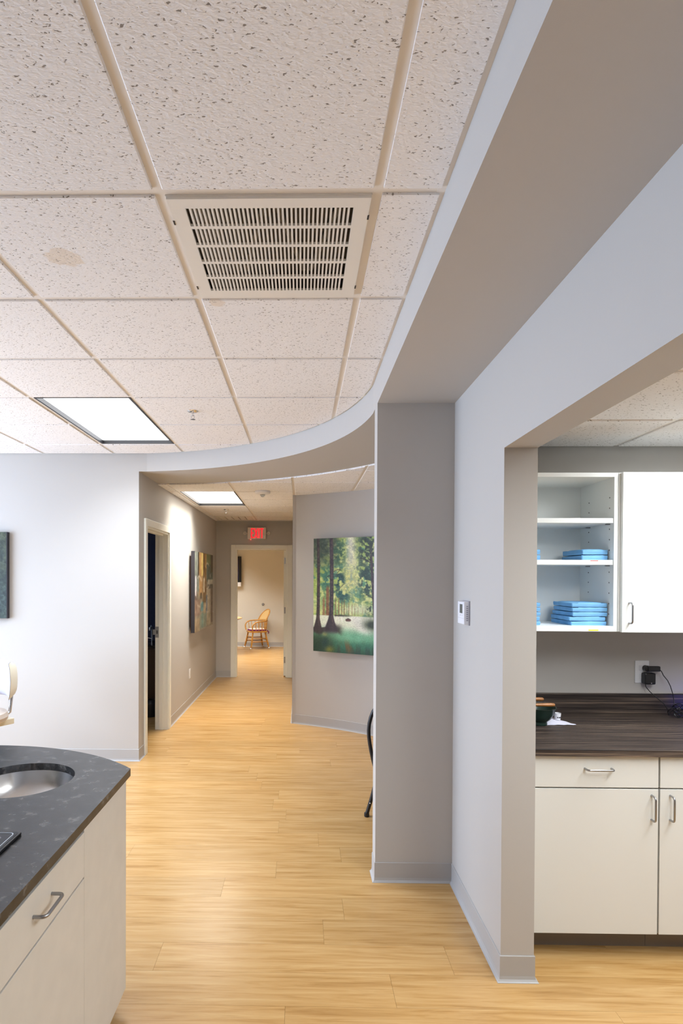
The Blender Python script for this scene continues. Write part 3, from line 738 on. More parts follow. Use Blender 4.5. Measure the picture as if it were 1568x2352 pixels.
def vnoise(U, V, sx, sy, seed, octs=3):
    rng = np.random.RandomState(seed); out = np.zeros_like(U); amp = 1; tot = 0
    for o in range(octs):
        nx, ny = int(sx * 2 ** o) + 2, int(sy * 2 ** o) + 2; g = rng.rand(ny + 1, nx + 1)
        x, y = U * sx * 2 ** o, V * sy * 2 ** o; i, j = np.floor(x).astype(int), np.floor(y).astype(int); fx, fy = x - i, y - j
        fx, fy = fx * fx * (3 - 2 * fx), fy * fy * (3 - 2 * fy)
        i = np.clip(i, 0, nx - 1); j = np.clip(j, 0, ny - 1)
        out += amp * ((g[j, i] * (1 - fx) + g[j, i + 1] * fx) * (1 - fy) + (g[j + 1, i] * (1 - fx) + g[j + 1, i + 1] * fx) * fy); tot += amp; amp *= 0.55
    return out / tot
def sm(a, b, x): t = np.clip((x - a) / (b - a), 0, 1); return t * t * (3 - 2 * t)

def forest(U, V):
    c = np.zeros(U.shape + (3,))
    def lay(colour, a):
        nonlocal c
        a = np.clip(a, 0, 1)[..., None]; c = c * (1 - a) + np.array(colour, float) * a
    n1 = vnoise(U, V, 9, 14, 1); n2 = vnoise(U, V, 22, 34, 2); n3 = vnoise(U, V, 45, 70, 3); nx = vnoise(U, V, 18, 5, 4)
    lay((172, 196, 104), np.ones_like(U))
    lay((228, 232, 152), sm(.45, .65, n1) * .8)
    lay((92, 140, 84), sm(.52, .62, n2) * .7)
    lay((60, 130, 110), sm(.60, .68, vnoise(U, V, 12, 20, 8)) * .7)
    # light shaft
    g = np.exp(-((U - .55 - .04 * (V - .1)) / (.07 + .10 * V)) ** 2) * sm(.72, .0, V)
    lay((246, 244, 222), g * (0.55 + .6 * n2) * 1.1)
    lay((226, 226, 140), np.exp(-((U - .5) / .16) ** 2 - ((V - .36) / .12) ** 2) * sm(.45, .6, n3))
    # dark canopy
    lay((84, 92, 66), sm(.34, .05, V) * sm(.44, .30, U) * (0.55 + .7 * n2))
    lay((52, 66, 50), sm(.18, .55, n2 * .6 + n1 * .5) * sm(.40, .02, V) * sm(.40, .2, U) * .7)
    ft = np.exp(-((U - .83) / .18) ** 2 - ((V - .10) / .16) ** 2); lay((50, 66, 50), ft * sm(.32, .62, n2) * 1.7)
    ft = np.exp(-((U - .80) / .14) ** 2 - ((V - .36) / .12) ** 2); lay((44, 72, 56), ft * sm(.36, .60, n2) * 1.9)
    ft = np.exp(-((U - .37) / .09) ** 2 - ((V - .12) / .09) ** 2); lay((64, 100, 66), ft * sm(.36, .58, n2) * 1.8)
    ft = np.exp(-((U - .38) / .08) ** 2 - ((V - .37) / .07) ** 2); lay((38, 78, 66), ft * sm(.36, .60, n2) * 1.8)
    ft = np.exp(-((U - .43) / .09) ** 2 - ((V - .50) / .05) ** 2); lay((46, 92, 80), ft * sm(.36, .60, n2) * 1.6)
    ft = np.exp(-((U - .18) / .07) ** 2 - ((V - .36) / .10) ** 2); lay((70, 126, 100), ft * sm(.36, .60, n2) * 1.5)
    lay((224, 232, 190), np.exp(-((U - .66) / .28) ** 2 - ((V - .62) / .045) ** 2) * .95)
    lay((196, 214, 140), sm(.42, .62, V) * sm(.68, .62, V) * sm(.30, .05, U) * .8)
    # thin far trunks
    for x, w, t0, a in ((.33, .012, .5, .8), (.377, .013, .5, .9), (.42, .010, .52, .9), (.455, .011, .52, .9), (.52, .008, .53, .8), (.567, .007, .55, .75), (.606, .006, .56, .65), (.65, .005, .57, .55), (.71, .005, .58, .5), (.75, .004, .58, .45), (.49, .004, .55, .5)):
        lay((132, 92, 52), np.exp(-((U - x) / (w * .62)) ** 2) * sm(t0, t0 + .05, V) * sm(.68, .665, V) * a)
    for x, w, t0, cl in ((.155, .020, .50, (158, 120, 80)), (.212, .026, .40, (134, 86, 52))):
        wd = w * (1 + .8 * sm(.62, .76, V)); lay(cl, sm(1, .7, np.abs(U - x) / wd) * sm(t0, t0 + .05, V) * sm(.76, .73, V) * .92)
    # water
    wt = sm(.672, .684, V)
    lay((232, 238, 212), wt); lay((104, 172, 130), wt * sm(.75, .85, V) * (.75 + .3 * nx)); lay((34, 98, 72), wt * sm(.85, .94, V) * (.55 + .5 * nx)); lay((30, 70, 44), wt * sm(.93, 1.0, V) * .6)
    lay((250, 250, 236), wt * np.exp(-((U - (.62 + 1.1 * np.clip(V - .70, 0, 1) ** 1.0)) / .10) ** 2) * sm(.86, .78, V))
    lay((52, 70, 36), wt * sm(.78, .92, V) * sm(.46, .12, U) * (.5 + .8 * nx)); lay((26, 56, 40), wt * sm(.9, 1.0, V) * sm(.42, .62, nx) * .9)
    lay((150, 140, 34), np.exp(-((U - .23) / .07) ** 2 - ((V - .975) / .03) ** 2)); lay((196, 190, 110), np.exp(-((U - .17) / .04) ** 2 - ((V - .845) / .02) ** 2) * .9)
    lay((112, 84, 40), np.exp(-((U - .5) / .1) ** 2 - ((V - .95) / .06) ** 2) * sm(.4, .6, nx) * .8)
    lay((30, 64, 64), np.exp(-((U - .17) / .05) ** 2 - ((V - .92) / .05) ** 2) * .8)
    for x in (.34, .38, .42): lay((250, 250, 238), wt * np.exp(-((U - x) / .010) ** 2) * sm(.76, .70, V) * .9)
    # banks
    lay((58, 52, 36), np.exp(-((V - .678 + .004 * n3) / .007) ** 2) * sm(.30, .33, U) * sm(.62, .40, U))
    lay((62, 50, 40), sm(.035, .0, V - (.80 + .03 * np.sin(U * 18))) * sm(.735 + .05 * (U < .2), .79, V + .1 * np.clip(.12 - np.abs(U - .24), 0, 1)) * sm(.47, .34, U))
    lay((48, 44, 84), np.exp(-((U - .26) / .07) ** 2 - ((V - .785) / .025) ** 2) * .8)
    lay((52, 62, 40), np.exp(-((U - .86) / .13) ** 2 - ((V - .745) / .045) ** 2) * sm(.2, .5, nx + .2) * 1.2)
    lay((30, 56, 40), wt * sm(.74, .95, V) * sm(.40, .10, U) * .55); lay((120, 190, 150), wt * np.exp(-((U - .58) / .16) ** 2 - ((V - .86) / .04) ** 2) * .7)
    lay((46, 62, 40), np.exp(-((U - .83) / .06) ** 2 - ((V - .625) / .04) ** 2) * sm(.38, .58, n3) * 1.6)
    # big trunks
    for x, w, top, fl0, flw, cl in ((.066, .022, 0, .68, .05, (58, 44, 40)), (.262, .027, 0, .66, .075, (56, 42, 44))):
        wd = w * (1 + .35 * V) + flw * sm(fl0, .84, V); d = np.abs(U - x - .01 * np.sin(V * 4)) / wd
        lay(cl, sm(1.05, .75, d) * sm(.855, .80, V) * sm(-.1, .12, V + .1)); lay((110, 84, 74), np.exp(-(((U - x - wd * .4) / (wd * .25)) ** 2)) * sm(.82, .7, V) * sm(.2, .5, n3) * .6)
    xr = .82 + .05 * V + .05 * np.clip(V - .2, 0, 1); lay((66, 50, 52), sm(1.1, .7, np.abs(U - xr) / .019) * sm(.0, .25, V) * sm(.80, .70, V))
    def seg(x0, y0, x1, y1, w, cl, bend=0):
        t = np.clip(((U - x0) * (x1 - x0) + (V - y0) * (y1 - y0)) / ((x1 - x0) ** 2 + (y1 - y0) ** 2), 0, 1)
        dd = np.hypot(U - (x0 + t * (x1 - x0)), V - (y0 + t * (y1 - y0) - bend * t * (1 - t))); lay(cl, sm(w, w * .4, dd) * .9)
    for s in ((.28, .23, .34, .17, .006, 0.03), (.285, .30, .40, .275, .005, .03), (.32, .33, .39, .28, .004, 0), (.285, .49, .36, .455, .005, .03), (.36, .455, .45, .40, .004, 0), (.83, .225, .68, .18, .007, .03), (.83, .22, .76, .15, .006, 0), (.85, .52, .76, .49, .005, .02), (.24, .33, .19, .35, .005, .02)):
        seg(s[0], s[1], s[2], s[3], s[4], (54, 42, 36), s[5])
    # boat
    bo = sm(.042, .036, np.abs(U - .512)) * sm(.692, .697, V + .012 * np.abs(U - .512) / .04 * -1 + .0) * sm(.727, .719, V + .3 * np.clip(np.abs(U - .512) - .022, 0, 1))
    lay((96, 60, 46), bo); lay((58, 40, 36), bo * sm(.706, .700, V))
    k = (1 - .75 * wt)[..., None]; c += ((n3[..., None] - .5) * 44 + (vnoise(U, V, 70, 110, 9, 1)[..., None] - .5) * 22) * k + (nx[..., None] - .5) * 40 * wt[..., None]
    return c

def abstract(U, V):
    c = np.zeros(U.shape + (3,)); n = vnoise(U, V, 14, 20, 21); n2 = vnoise(U, V, 50, 20, 22)
    def lay(colour, a):
        nonlocal c
        a = np.clip(a, 0, 1)[..., None]; c = c * (1 - a) + np.array(colour, float) * a
    def rect(x0, x1, y0, y1, cl, a=1, s=.012): lay(cl, sm(x0 - s, x0 + s, U) * sm(x1 + s, x1 - s, U) * sm(y0 - s, y0 + s, V) * sm(y1 + s, y1 - s, V) * a)
    lay((146, 136, 118), np.ones_like(U))
    rect(0, .20, 0, .50, (120, 126, 118)); rect(.15, .25, 0, .32, (72, 60, 48)); rect(.22, .40, 0, .55, (176, 136, 88)); rect(.33, .42, 0, .30, (224, 200, 124)); rect(.42, .60, 0, .62, (120, 88, 48)); rect(.56, .62, 0, .2, (190, 140, 80))
    rect(.60, .88, 0, .18, (112, 124, 84)); rect(.62, 1, .14, .38, (78, 92, 86)); rect(.86, 1, 0, .25, (70, 58, 50)); rect(.68, 1, .35, .42, (190, 186, 170)); rect(.68, 1, .42, .48, (82, 76, 66)); rect(.62, .88, .48, .82, (168, 158, 138)); rect(.86, 1, .48, .96, (104, 86, 76))
    rect(0, .12, .50, .64, (88, 70, 66)); rect(0, .25, .60, .80, (142, 118, 102)); rect(.40, .60, .55, .66, (120, 96, 62)); rect(.58, .66, .56, .92, (96, 110, 124)); rect(.30, .44, .64, .76, (98, 142, 144)); rect(.44, .58, .66, .84, (166, 148, 116))
    rect(.26, .60, .80, .98, (132, 142, 124)); rect(0, .24, .84, 1, (160, 140, 112)); rect(.62, .86, .80, .98, (162, 152, 126)); rect(.02, .08, .30, .55, (206, 206, 214)); rect(.34, .44, .78, .98, (92, 128, 118), .7)
    for x, y, a, bq, w in ((.22, .50, .15, .19, .02), (.66, .30, .17, .17, .02), (.68, .70, .10, .10, .03)):
        d = np.abs(np.hypot((U - x) / a, (V - y) / bq) - 1); lay((196, 186, 168), sm(w * 6, w * 2, d) * sm(.35, .6, n) * .75)
    rect(.27, .36, .52, .60, (84, 70, 52)); rect(.44, .50, .33, .52, (226, 214, 190), .8)
    c += (n[..., None] - .5) * 60 + (n2[..., None] - .5) * 46
    return c

def teal_abstract(U, V):
    n = vnoise(U, V, 20, 20, 31)[..., None]; n2 = vnoise(U, V, 60, 60, 32)[..., None]
    c = np.array((16, 28, 24)) * (1 - n) + np.array((84, 90, 60)) * n; k = sm(.35, .7, V)[..., None]
    return c * (1 - .5 * k) + np.array((36, 56, 60)) * .5 * k + (n2 - .5) * 70

# forest painting, leaning on the curved wall
p0 = Vector((0.137, 6.19)); p1d = Vector((0.588, -0.352)).normalized(); pw, ph = 0.80, 1.19
ang = math.atan2(p1d.y, p1d.x)
t = thing('forest_painting', 'large forest and stream oil painting on the curved wall', 'painting', (p0.x, p0.y, 0.822), ang)
canvas_mesh('painted_canvas', 150, 230, pw, ph, forest, t, lambda u, v: (u * pw, -0.0205, (1 - v) * ph))
bx(0, pw, -0.02, 0.018, 0, ph).build('stretcher_frame', mat('olive_canvas_edge', (70, 78, 50), 0.7), t)
# abstract painting on hall left wall
ya, yb = 7.13, 8.50; ha = math.atan2(YE - YL, XHE - XH)
t = thing('abstract_painting', 'abstract tan and grey canvas on the hallway wall beside the doorway', 'painting', (hx(ya) + 0.075, ya, 0.912), ha)
Lp = yb - ya
canvas_mesh('painted_canvas', 110, 110, Lp, 1.01, abstract, t, lambda u, v: (u * Lp, -0.0005, (1 - v) * 1.01))
bx(0, Lp, 0.0, 0.045, 0, 1.01).build('stretcher_frame', M['canvas'], t)
bx(0.06, Lp - 0.06, 0.045, 0.073, 0.06, 0.95).build('hanging_batten', M['brownw'], t)
# left painting, only its edge in view
t = thing('green_painting', 'dark green abstract canvas with black edges on the greige wall', 'painting', (-3.35, YL - 0.002, 1.237))
canvas_mesh('painted_canvas', 90, 80, 0.82, 0.745, teal_abstract, t, lambda u, v: (0.0 + u * 0.805, -0.0405, (1 - v) * 0.745))
bx(0.805, 0.812, -0.04, 0, 0, 0.745).box(0, 0.805, -0.04, 0, 0, 0.745).build('stretcher_frame', M['canvas'], t)

# ------------------------------------------------------------------ supply nook: base cabinets
BF = 2.45; CT = 0.888
def bar_pull(parent, a, b, out, r=0.0042, m='nickel'):
    a, b, o = Vector(a), Vector(b), Vector(out); d = (b - a); L = d.length; d.normalize(); rr = 0.012
    pts = [a, a + o * 0.55]
    for q in (0.25, 0.5, 0.75, 1.0):
        th = q * math.pi / 2; pts.append(a + o * (1 - rr / o.length) + o.normalized() * rr * math.sin(th) + d * rr * (1 - math.cos(th)))
    for q in (0.0, 0.25, 0.5, 0.75):
        th = q * math.pi / 2; pts.append(b + o * (1 - rr / o.length) + o.normalized() * rr * math.cos(th) - d * rr * (1 - math.sin(th)))
    pts += [b + o * 0.55, b]
    return MB().tube(pts, r, 10).build('handle', M[m], parent, smooth=True)
def base_cab(label, x0, x1, dx0, dx1, hx_, dhx):
    t = thing('base_cabinet', label, 'cabinet', ((x0 + x1) / 2, 2.79, 0), group='supply nook base cabinets')
    cx0, cx1 = x0 - (x0 + x1) / 2, x1 - (x0 + x1) / 2; c = (x0 + x1) / 2; f = BF - 2.79
    bx(cx0, cx1, f + 0.021, YN - 2.795, 0.102, CT - 0.030).build('body', M['gap'], t)
    bx(cx0, cx1, f + 0.09, YN - 2.795, 0, 0.102).build('toe_kick', M['toe'], t)
    d = bx(dx0 - c, dx1 - c, f, f + 0.02, 0.723, 0.853).build('drawer', M['cabw'], t, bevel=0.0012)
    bar_pull(d, (dhx[0] - c, f, 0.803), (dhx[1] - c, f, 0.803), (0, -0.03, 0))
    d = bx(dx0 - c, dx1 - c, f, f + 0.02, 0.106, 0.717).build('door', M['cabw'], t, bevel=0.0012)
    bar_pull(d, (hx_ - c, f, 0.59), (hx_ - c, f, 0.692), (0, -0.03, 0))
base_cab('white base cabinet with drawer and door beside the wall jamb', 0.945, 1.499, 0.948, 1.4965, 1.468, (1.19, 1.30))
base_cab('white base cabinet with drawer and left handled door under the outlet', 1.501, 2.10, 1.5035, 2.098, 1.545, (1.75, 1.86))
t = thing('laminate_worktop', 'dark brown striped laminate worktop with low backsplash', 'countertop', (1.7, 2.77, CT - 0.03))
bx(0.93 - 1.7, 3.19 - 1.7, BF - 0.022 - 2.77, YN - 2.77, 0, 0.03).build('top', M['lam'], t, bevel=0.002)
bx(0.93 - 1.7, 3.19 - 1.7, YN - 0.022 - 2.77, YN - 2.77, 0.03, 0.132).build('backsplash', M['lam'], t, bevel=0.002)

# ------------------------------------------------------------------ upper cabinets
UF, UB, UZ0, UZ1 = 2.76, YN, 1.350, 2.097
t = thing('open_wall_cabinet', 'white open wall cabinet with two shelves holding blue packs', 'cabinet', (1.215, 2.94, UZ0))
ox, oy, oz = 1.215, 2.94, UZ0
def lb(x0, x1, y0, y1, z0, z1): return bx(x0 - ox, x1 - ox, y0 - oy, y1 - oy, z0 - oz, z1 - oz)
lb(0.945, 0.963, UF, UB, UZ0, UZ1).build('side_panel', M['white'], t)
lb(1.467, 1.485, UF, UB, UZ0, UZ1).build('side_panel', M['white'], t)
lb(0.963, 1.467, UF, UB, UZ1 - 0.02, UZ1).build('top_panel', M['white'], t)
lb(0.963, 1.467, UF, UB, UZ0, UZ0 + 0.025).build('bottom_panel', M['white'], t)
lb(0.963, 1.467, UB - 0.03, UB, UZ0 + 0.025, UZ1 - 0.02).build('back_panel', M['white'], t)
for z in (1.664, 1.861):
    s = lb(0.964, 1.465, UF + 0.004, UB - 0.032, z, z + 0.023).build('shelf', M['white'], t, bevel=0.001)
    for y in (2.80, 2.99):
        lb(1.449, 1.4665, y - 0.006, y + 0.006, z - 0.006, z).build('shelf_pin', M['nickel'], t)
for z in (1.43, 1.48, 1.53, 1.58, 1.63, 1.735, 1.785, 1.835, 1.935, 1.985):
    for y in (2.80, 3.00):
        MB().lathe([(0.003, -0.0006), (0.003, 0.0004)], (1.4665 - ox, y - oy, z - oz), 8, 'x').build('peg_hole', M['holeg'], t)
lb(1.352, 1.398, UF - 0.0008, UF + 0.001, 1.353, 1.359).build('yellow_sticker', M['yellow'], t)
lb(1.360, 1.396, UF + 0.0032, UF + 0.005, 1.682, 1.686).build('red_sticker', M['redst'], t)
t = thing('closed_wall_cabinet', 'white wall cabinet with a closed door and left side handle', 'cabinet', (1.80, 2.94, UZ0))
ox = 1.80
lb(1.487, 2.10, UF, UB, UZ0, UZ1).build('body', M['white'], t)
d = lb(1.496, 2.098, UF - 0.022, UF - 0.002, UZ0 - 0.002, UZ1 - 0.001).build('door', M['white'], t, bevel=0.0012)
bar_pull(d, (1.528 - ox, UF - 0.022 - oy, 1.392 - oz), (1.528 - ox, UF - 0.022 - oy, 1.487 - oz), (0, -0.03, 0))

# ------------------------------------------------------------------ blue wrapped packs
def pack(label, x0, x1, y0, y1, z0, z1, seed, group, loop=False):
    rr = random.Random(seed); c = ((x0 + x1) / 2, (y0 + y1) / 2)
    t = thing('wrapped_pack', label, 'wrapped pack', (c[0], c[1], z0), rr.uniform(-0.025, 0.025), group=group)
    nx, ny = 8, 8; hw, hl, hh = (x1 - x0) / 2, (y1 - y0) / 2, z1 - z0
    bm = bmesh.new(); bmesh.ops.create_cube(bm, size=1.0)
    for v in bm.verts: v.co = Vector((v.co.x * 2 * hw, v.co.y * 2 * hl, (v.co.z + 0.5) * hh))
    bmesh.ops.subdivide_edges(bm, edges=bm.edges[:], cuts=5, use_grid_fill=True)
    for v in bm.verts:
        ex = 1 - abs(v.co.x) / hw; ey = 1 - abs(v.co.y) / hl; ez = abs(v.co.z / hh - 0.5) * 2
        if ez > 0.99 and v.co.z > hh * .5: v.co.z -= hh * (0.22 * (1 - min(1, ex * 3)) + 0.12 * (1 - min(1, ey * 3)))
        v.co.x *= 1 - 0.012 * ez - rr.uniform(0, 0.008); v.co.y *= 1 - 0.02 * ez - rr.uniform(0, 0.012)
        if 0.01 < v.co.z < hh - 0.001: v.co.z += rr.uniform(-0.0012, 0.0012)
    me = bpy.data.meshes.new('wrap'); bm.to_mesh(me); bm.free(); me.materials.append(M['blue'])
    for p in me.polygons: p.use_smooth = True
    me.set_sharp_from_angle(angle=math.radians(35))
    o = bpy.data.objects.new('wrap', me); COL.objects.link(o); o.parent = t
    # folded corner flaps: triangle on the left side, band over the top
    e = 0.0022; fy = -hl * rr.uniform(0.1, 0.45)
    MB().add([(-hw - e, -hl * 0.96, hh * .12), (-hw - e, fy, hh * .5), (-hw - e, -hl * .96, hh * .86), (-hw + .002, -hl * .96, hh * .12), (-hw + .002, fy, hh * .5), (-hw + .002, -hl * .96, hh * .86)],
             [(0, 1, 2), (5, 4, 3), (0, 3, 4, 1), (1, 4, 5, 2), (2, 5, 3, 0)]).build('fold_flap', M['bluefold'], t)
    MB().add([(-hw * .97, -hl * .97, hh * 0.80), (hw * .2, -hl * .2, hh + 0.0015), (hw * .97, -hl * .97, hh * .80), (-hw * .97, -hl * .97, hh * .70), (hw * .2, -hl * .2, hh - 0.004), (hw * .97, -hl * .97, hh * .70)],
             [(0, 1, 2), (5, 4, 3), (0, 3, 4, 1), (1, 4, 5, 2), (2, 5, 3, 0)]).build('top_flap', M['bluefold'], t)
    if loop: MB().tube([(hw, -0.03, hh), (hw + .006, -0.03, hh + .012), (hw - .01, -0.03, hh + .022), (hw - .03, -0.03, hh + .012), (hw - .02, -0.03, hh)], 0.003, 6).build('loop', M['bluefold'], t)
ords = ['bottom', 'second from bottom', 'middle', 'second from top', 'topmost']
zb = UZ0 + 0.025
for k in range(5):
    dx = (0.0, -0.004, 0.006, 0.010, 0.008)[k]
    pack('blue wrapped pack, %s of the stack of five by the cabinet side' % ords[k], 1.288 + dx, 1.455 + dx * 0.6, 2.80, 3.02, zb + k * 0.0220, zb + (k + 1) * 0.0220, k, 'blue wrapped packs in the open cabinet')
for k in range(5):
    pack('blue wrapped pack, %s of the bottom shelf stack by the jamb' % ords[k], 0.98, 1.142, 2.80, 3.02, zb + k * 0.0220, zb + (k + 1) * 0.0220, 20 + k, 'blue wrapped packs in the open cabinet')
zs = 1.687
for k in range(2):
    pack('blue wrapped pack, %s of two by the side on the middle shelf' % ('lower', 'upper')[k], 1.340 + 0.003 * k, 1.460, 2.80, 3.02, zs + k * 0.027, zs + (k + 1) * 0.027, 40 + k, 'blue wrapped packs in the open cabinet')
    pack('blue wrapped pack, %s of the middle shelf stack by the jamb' % ('lower', 'upper')[k], 0.985, 1.141, 2.80, 3.02, zs + k * 0.027, zs + (k + 1) * 0.027, 50 + k, 'blue wrapped packs in the open cabinet', k == 1)

# ------------------------------------------------------------------ counter clutter
bxc, byc = 1.156, 2.845
t = thing('mixing_bowl', 'dark green rubber mixing bowl on a white tissue', 'bowl', (bxc, byc, CT + 0.003))
MB().lathe([(0.0, 0.004), (0.036, 0.004), (0.038, 0.0), (0.040, 0.0), (0.039, 0.014), (0.055, 0.028), (0.070, 0.052), (0.079, 0.082), (0.081, 0.084), (0.078, 0.084), (0.068, 0.055), (0.052, 0.033), (0.03, 0.022), (0.0, 0.019)], seg=36).build('body', M['greenb'], t, smooth=True)
t = thing('tissue', 'white paper tissue under the green mixing bowl', 'paper tissue', (1.22, 2.87, CT))
def tz(u, v): return 0.0012 + 0.014 * max(0, 1 - math.hypot((u - .70) / .16, (v - .45) / .4)) + 0.002 * math.sin(u * 17 + v * 9) ** 2
nu = 16; corners = [(-0.13, -0.045), (0.115, -0.035), (0.05, 0.13), (-0.13, 0.12)]
vs = []
for j in range(nu + 1):
    for i in range(nu + 1):
        u, v = i / nu, j / nu
        x = (corners[0][0] * (1 - u) + corners[1][0] * u) * (1 - v) + (corners[3][0] * (1 - u) + corners[2][0] * u) * v
        y = (corners[0][1] * (1 - u) + corners[1][1] * u) * (1 - v) + (corners[3][1] * (1 - u) + corners[2][1] * u) * v
        vs.append((x, y, tz(u, v) if u > .5 else 0.0012))
b = MB().add(vs + [(x, y, z - 0.0009) for x, y, z in vs], [(j * (nu + 1) + i, j * (nu + 1) + i + 1, (j + 1) * (nu + 1) + i + 1, (j + 1) * (nu + 1) + i) for j in range(nu) for i in range(nu)])
n0 = len(vs); b.f += [tuple(q + n0 for q in reversed(f)) for f in list(b.f)]
b.build('sheet', M['paper'], t, smooth=True)
def spatula(label, p, ln, tilt):
    t = thing('spatula', label, 'spatula', p, tilt, group='spatulas resting on the green bowl')
    MB().lathe([(0.0, 0.0), (0.0055, 0.001), (0.0085, 0.006), (0.0092, 0.02), (0.008, 0.06), (0.0068, 0.10), (0.0075, 0.125), (0.004, 0.13)][::-1], (0, 0, 0), 14, 'x').build('handle', M['handlew'], t, smooth=True)
    bx(0.13, 0.25, -0.010, 0.010, -0.001, 0.001).build('blade', M['steel'], t)
spatula('lower brown wooden handled spatula lying across the green bowl', (bxc + 0.072, byc - 0.015, CT + 0.0985), 0.1, math.pi + 0.03)
spatula('upper brown wooden handled spatula lying across the green bowl', (bxc + 0.047, byc + 0.055, CT + 0.1115), 0.1, math.pi - 0.04)
t = thing('small_cup', 'small white cup with grey marks on the tissue', 'cup', (1.283, 2.925, CT + 0.004))
MB().lathe([(0.0, 0.0), (0.013, 0.0), (0.0165, 0.034), (0.0145, 0.034), (0.011, 0.004), (0.0, 0.004)], seg=20).build('body', M['whitep'], t, smooth=True)
for a in (-1.9, -1.35, -0.9):
    MB().ball((0.0145 * math.cos(a), 0.0145 * math.sin(a), 0.014), 0.0035, 6).build('mark', M['cupmark'], t)
t = thing('glass_tumbler', 'clear glass tumbler behind the green mixing bowl', 'glass', (1.225, 2.965, CT + 0.004))
MB().lathe([(0.0, 0.0), (0.026, 0.0), (0.032, 0.075), (0.030, 0.075), (0.0245, 0.004), (0.0, 0.004)], seg=24).build('body', M['glass'], t, smooth=True)

# outlet with two adapters
t = thing('counter_outlet', 'white outlet plate above the dark worktop', 'outlet', (1.810, YN, 1.105))
bx(-0.037, 0.037, -0.006, 0, -0.060, 0.060).build('plate', M['whitep'], t, bevel=0.003)
bx(-0.017, 0.017, -0.009, -0.006, 0.008, 0.034).build('socket', M['whitep'], t, bevel=0.003)
bx(-0.017, 0.017, -0.009, -0.006, -0.036, -0.010).build('socket', M['whitep'], t, bevel=0.003)
DYO = YN - 0.009
t = thing('slim_adapter', 'slim black plug adapter in the upper socket', 'power adapter', (1.823, DYO, 1.126))
MB().lathe([(0.0, 0.0), (0.016, -0.001), (0.0165, -0.026), (0.0, -0.03)], (0, 0, 0), 16, 'y').build('plug', M['blackp'], t, smooth=True)
bx(-0.002, 0.062, -0.034, -0.012, -0.0145, 0.0135).build('body', M['blackp'], t, bevel=0.004)
MB().tube([(0.060, -0.022, -0.002), (0.072, -0.024, -0.014), (0.080, -0.028, -0.035), (0.098, -0.034, -0.060), (0.112, -0.036, -0.09), (0.122, -0.04, -0.13), (0.124, -0.046, -0.16), (0.118, -0.06, -0.20), (0.105, -0.075, -0.2345)], 0.0021, 6).build('cord', M['blackp'], t, smooth=True)
t = thing('square_adapter', 'square black power adapter in the lower socket', 'power adapter', (1.828, DYO, 1.074))
bx(-0.026, 0.030, -0.040, -0.001, -0.030, 0.030).build('body', M['blackp'], t, bevel=0.006)
MB().lathe([(0.0, -0.0415), (0.003, -0.041), (0.003, -0.039)], (0.006, 0, -0.022), 10, 'y').build('led', M['greyp'], t)
MB().tube([(-0.014, -0.02, -0.029), (-0.012, -0.022, -0.045), (0.004, -0.03, -0.068), (0.03, -0.045, -0.096), (0.06, -0.06, -0.125), (0.072, -0.066, -0.15), (0.078, -0.072, -0.1825)], 0.0023, 6).build('cord', M['blackp'], t, smooth=True)
# coiled cable bundle
t = thing('cable_bundle', 'tangled black cable bundle on the dark worktop', 'cable', (1.935, 3.02, CT))
rr = random.Random(4)
for k in range(7):
    a = rr.uniform(0, 3.14); ax = rr.uniform(0.022, 0.04); cxk, cyk = rr.uniform(-0.03, 0.03), rr.uniform(-0.02, 0.02); cz = 0.012 + 0.007 * k
    MB().tube([(cxk + ax * math.cos(q) * math.cos(a) - .5 * ax * math.sin(q) * math.sin(a), cyk + ax * math.cos(q) * math.sin(a) * .6 + .5 * ax * math.sin(q) * math.cos(a), max(0.003, cz + 0.016 * math.sin(q * 1.0 + k))) for q in [2 * math.pi * i / 18 for i in range(18)]], 0.0024, 6, close=True).build('loop', M['blackp'], t, smooth=True)
# blue lit charger
t = thing('charging_dock', 'white charging dock glowing blue at the worktop end', 'charger', (2.045, 3.02, CT))
MB().lathe([(0.0, 0.0), (0.055, 0.0), (0.053, 0.02), (0.048, 0.026), (0.0, 0.026)], seg=28).build('base', M['whitep'], t, smooth=True)
MB().lathe([(0.048, 0.026), (0.030, 0.10), (0.024, 0.105), (0.0, 0.105)], seg=28).build('glow_body', M['blueled'], t, smooth=True)
MB().tube([(-0.055, -0.02, 0.205), (0.01, 0.0, 0.20), (0.02, 0.0, 0.10)], 0.0025, 8).build('red_probe', M['redp'], t, smooth=True)

# ------------------------------------------------------------------ granite island
IX, IX2, IZ = -0.6325, -1.9075, 0.886
ICX = -1.27; IRAD = 0.862; IAY = 2.425
def island_poly(inset, y_near):
    r = IRAD - inset; c = (ICX, IAY - IRAD); hwid = (IX - IX2) / 2 - inset
    a = math.asin(hwid / r); n = 36
    return [(c[0] + r * math.sin(a - 2 * a * i / n), c[1] + r * math.cos(a - 2 * a * i / n)) for i in range(n + 1)] + [(IX2 + inset, y_near), (IX - inset, y_near)]
IYN = -0.35
SKC, SKR = (-0.983, 2.02), 0.178
t = thing('granite_countertop', 'black granite island countertop with rounded end and sink cutout', 'countertop', (ICX, 1.0, IZ - 0.027))
poly = island_poly(0, IYN)
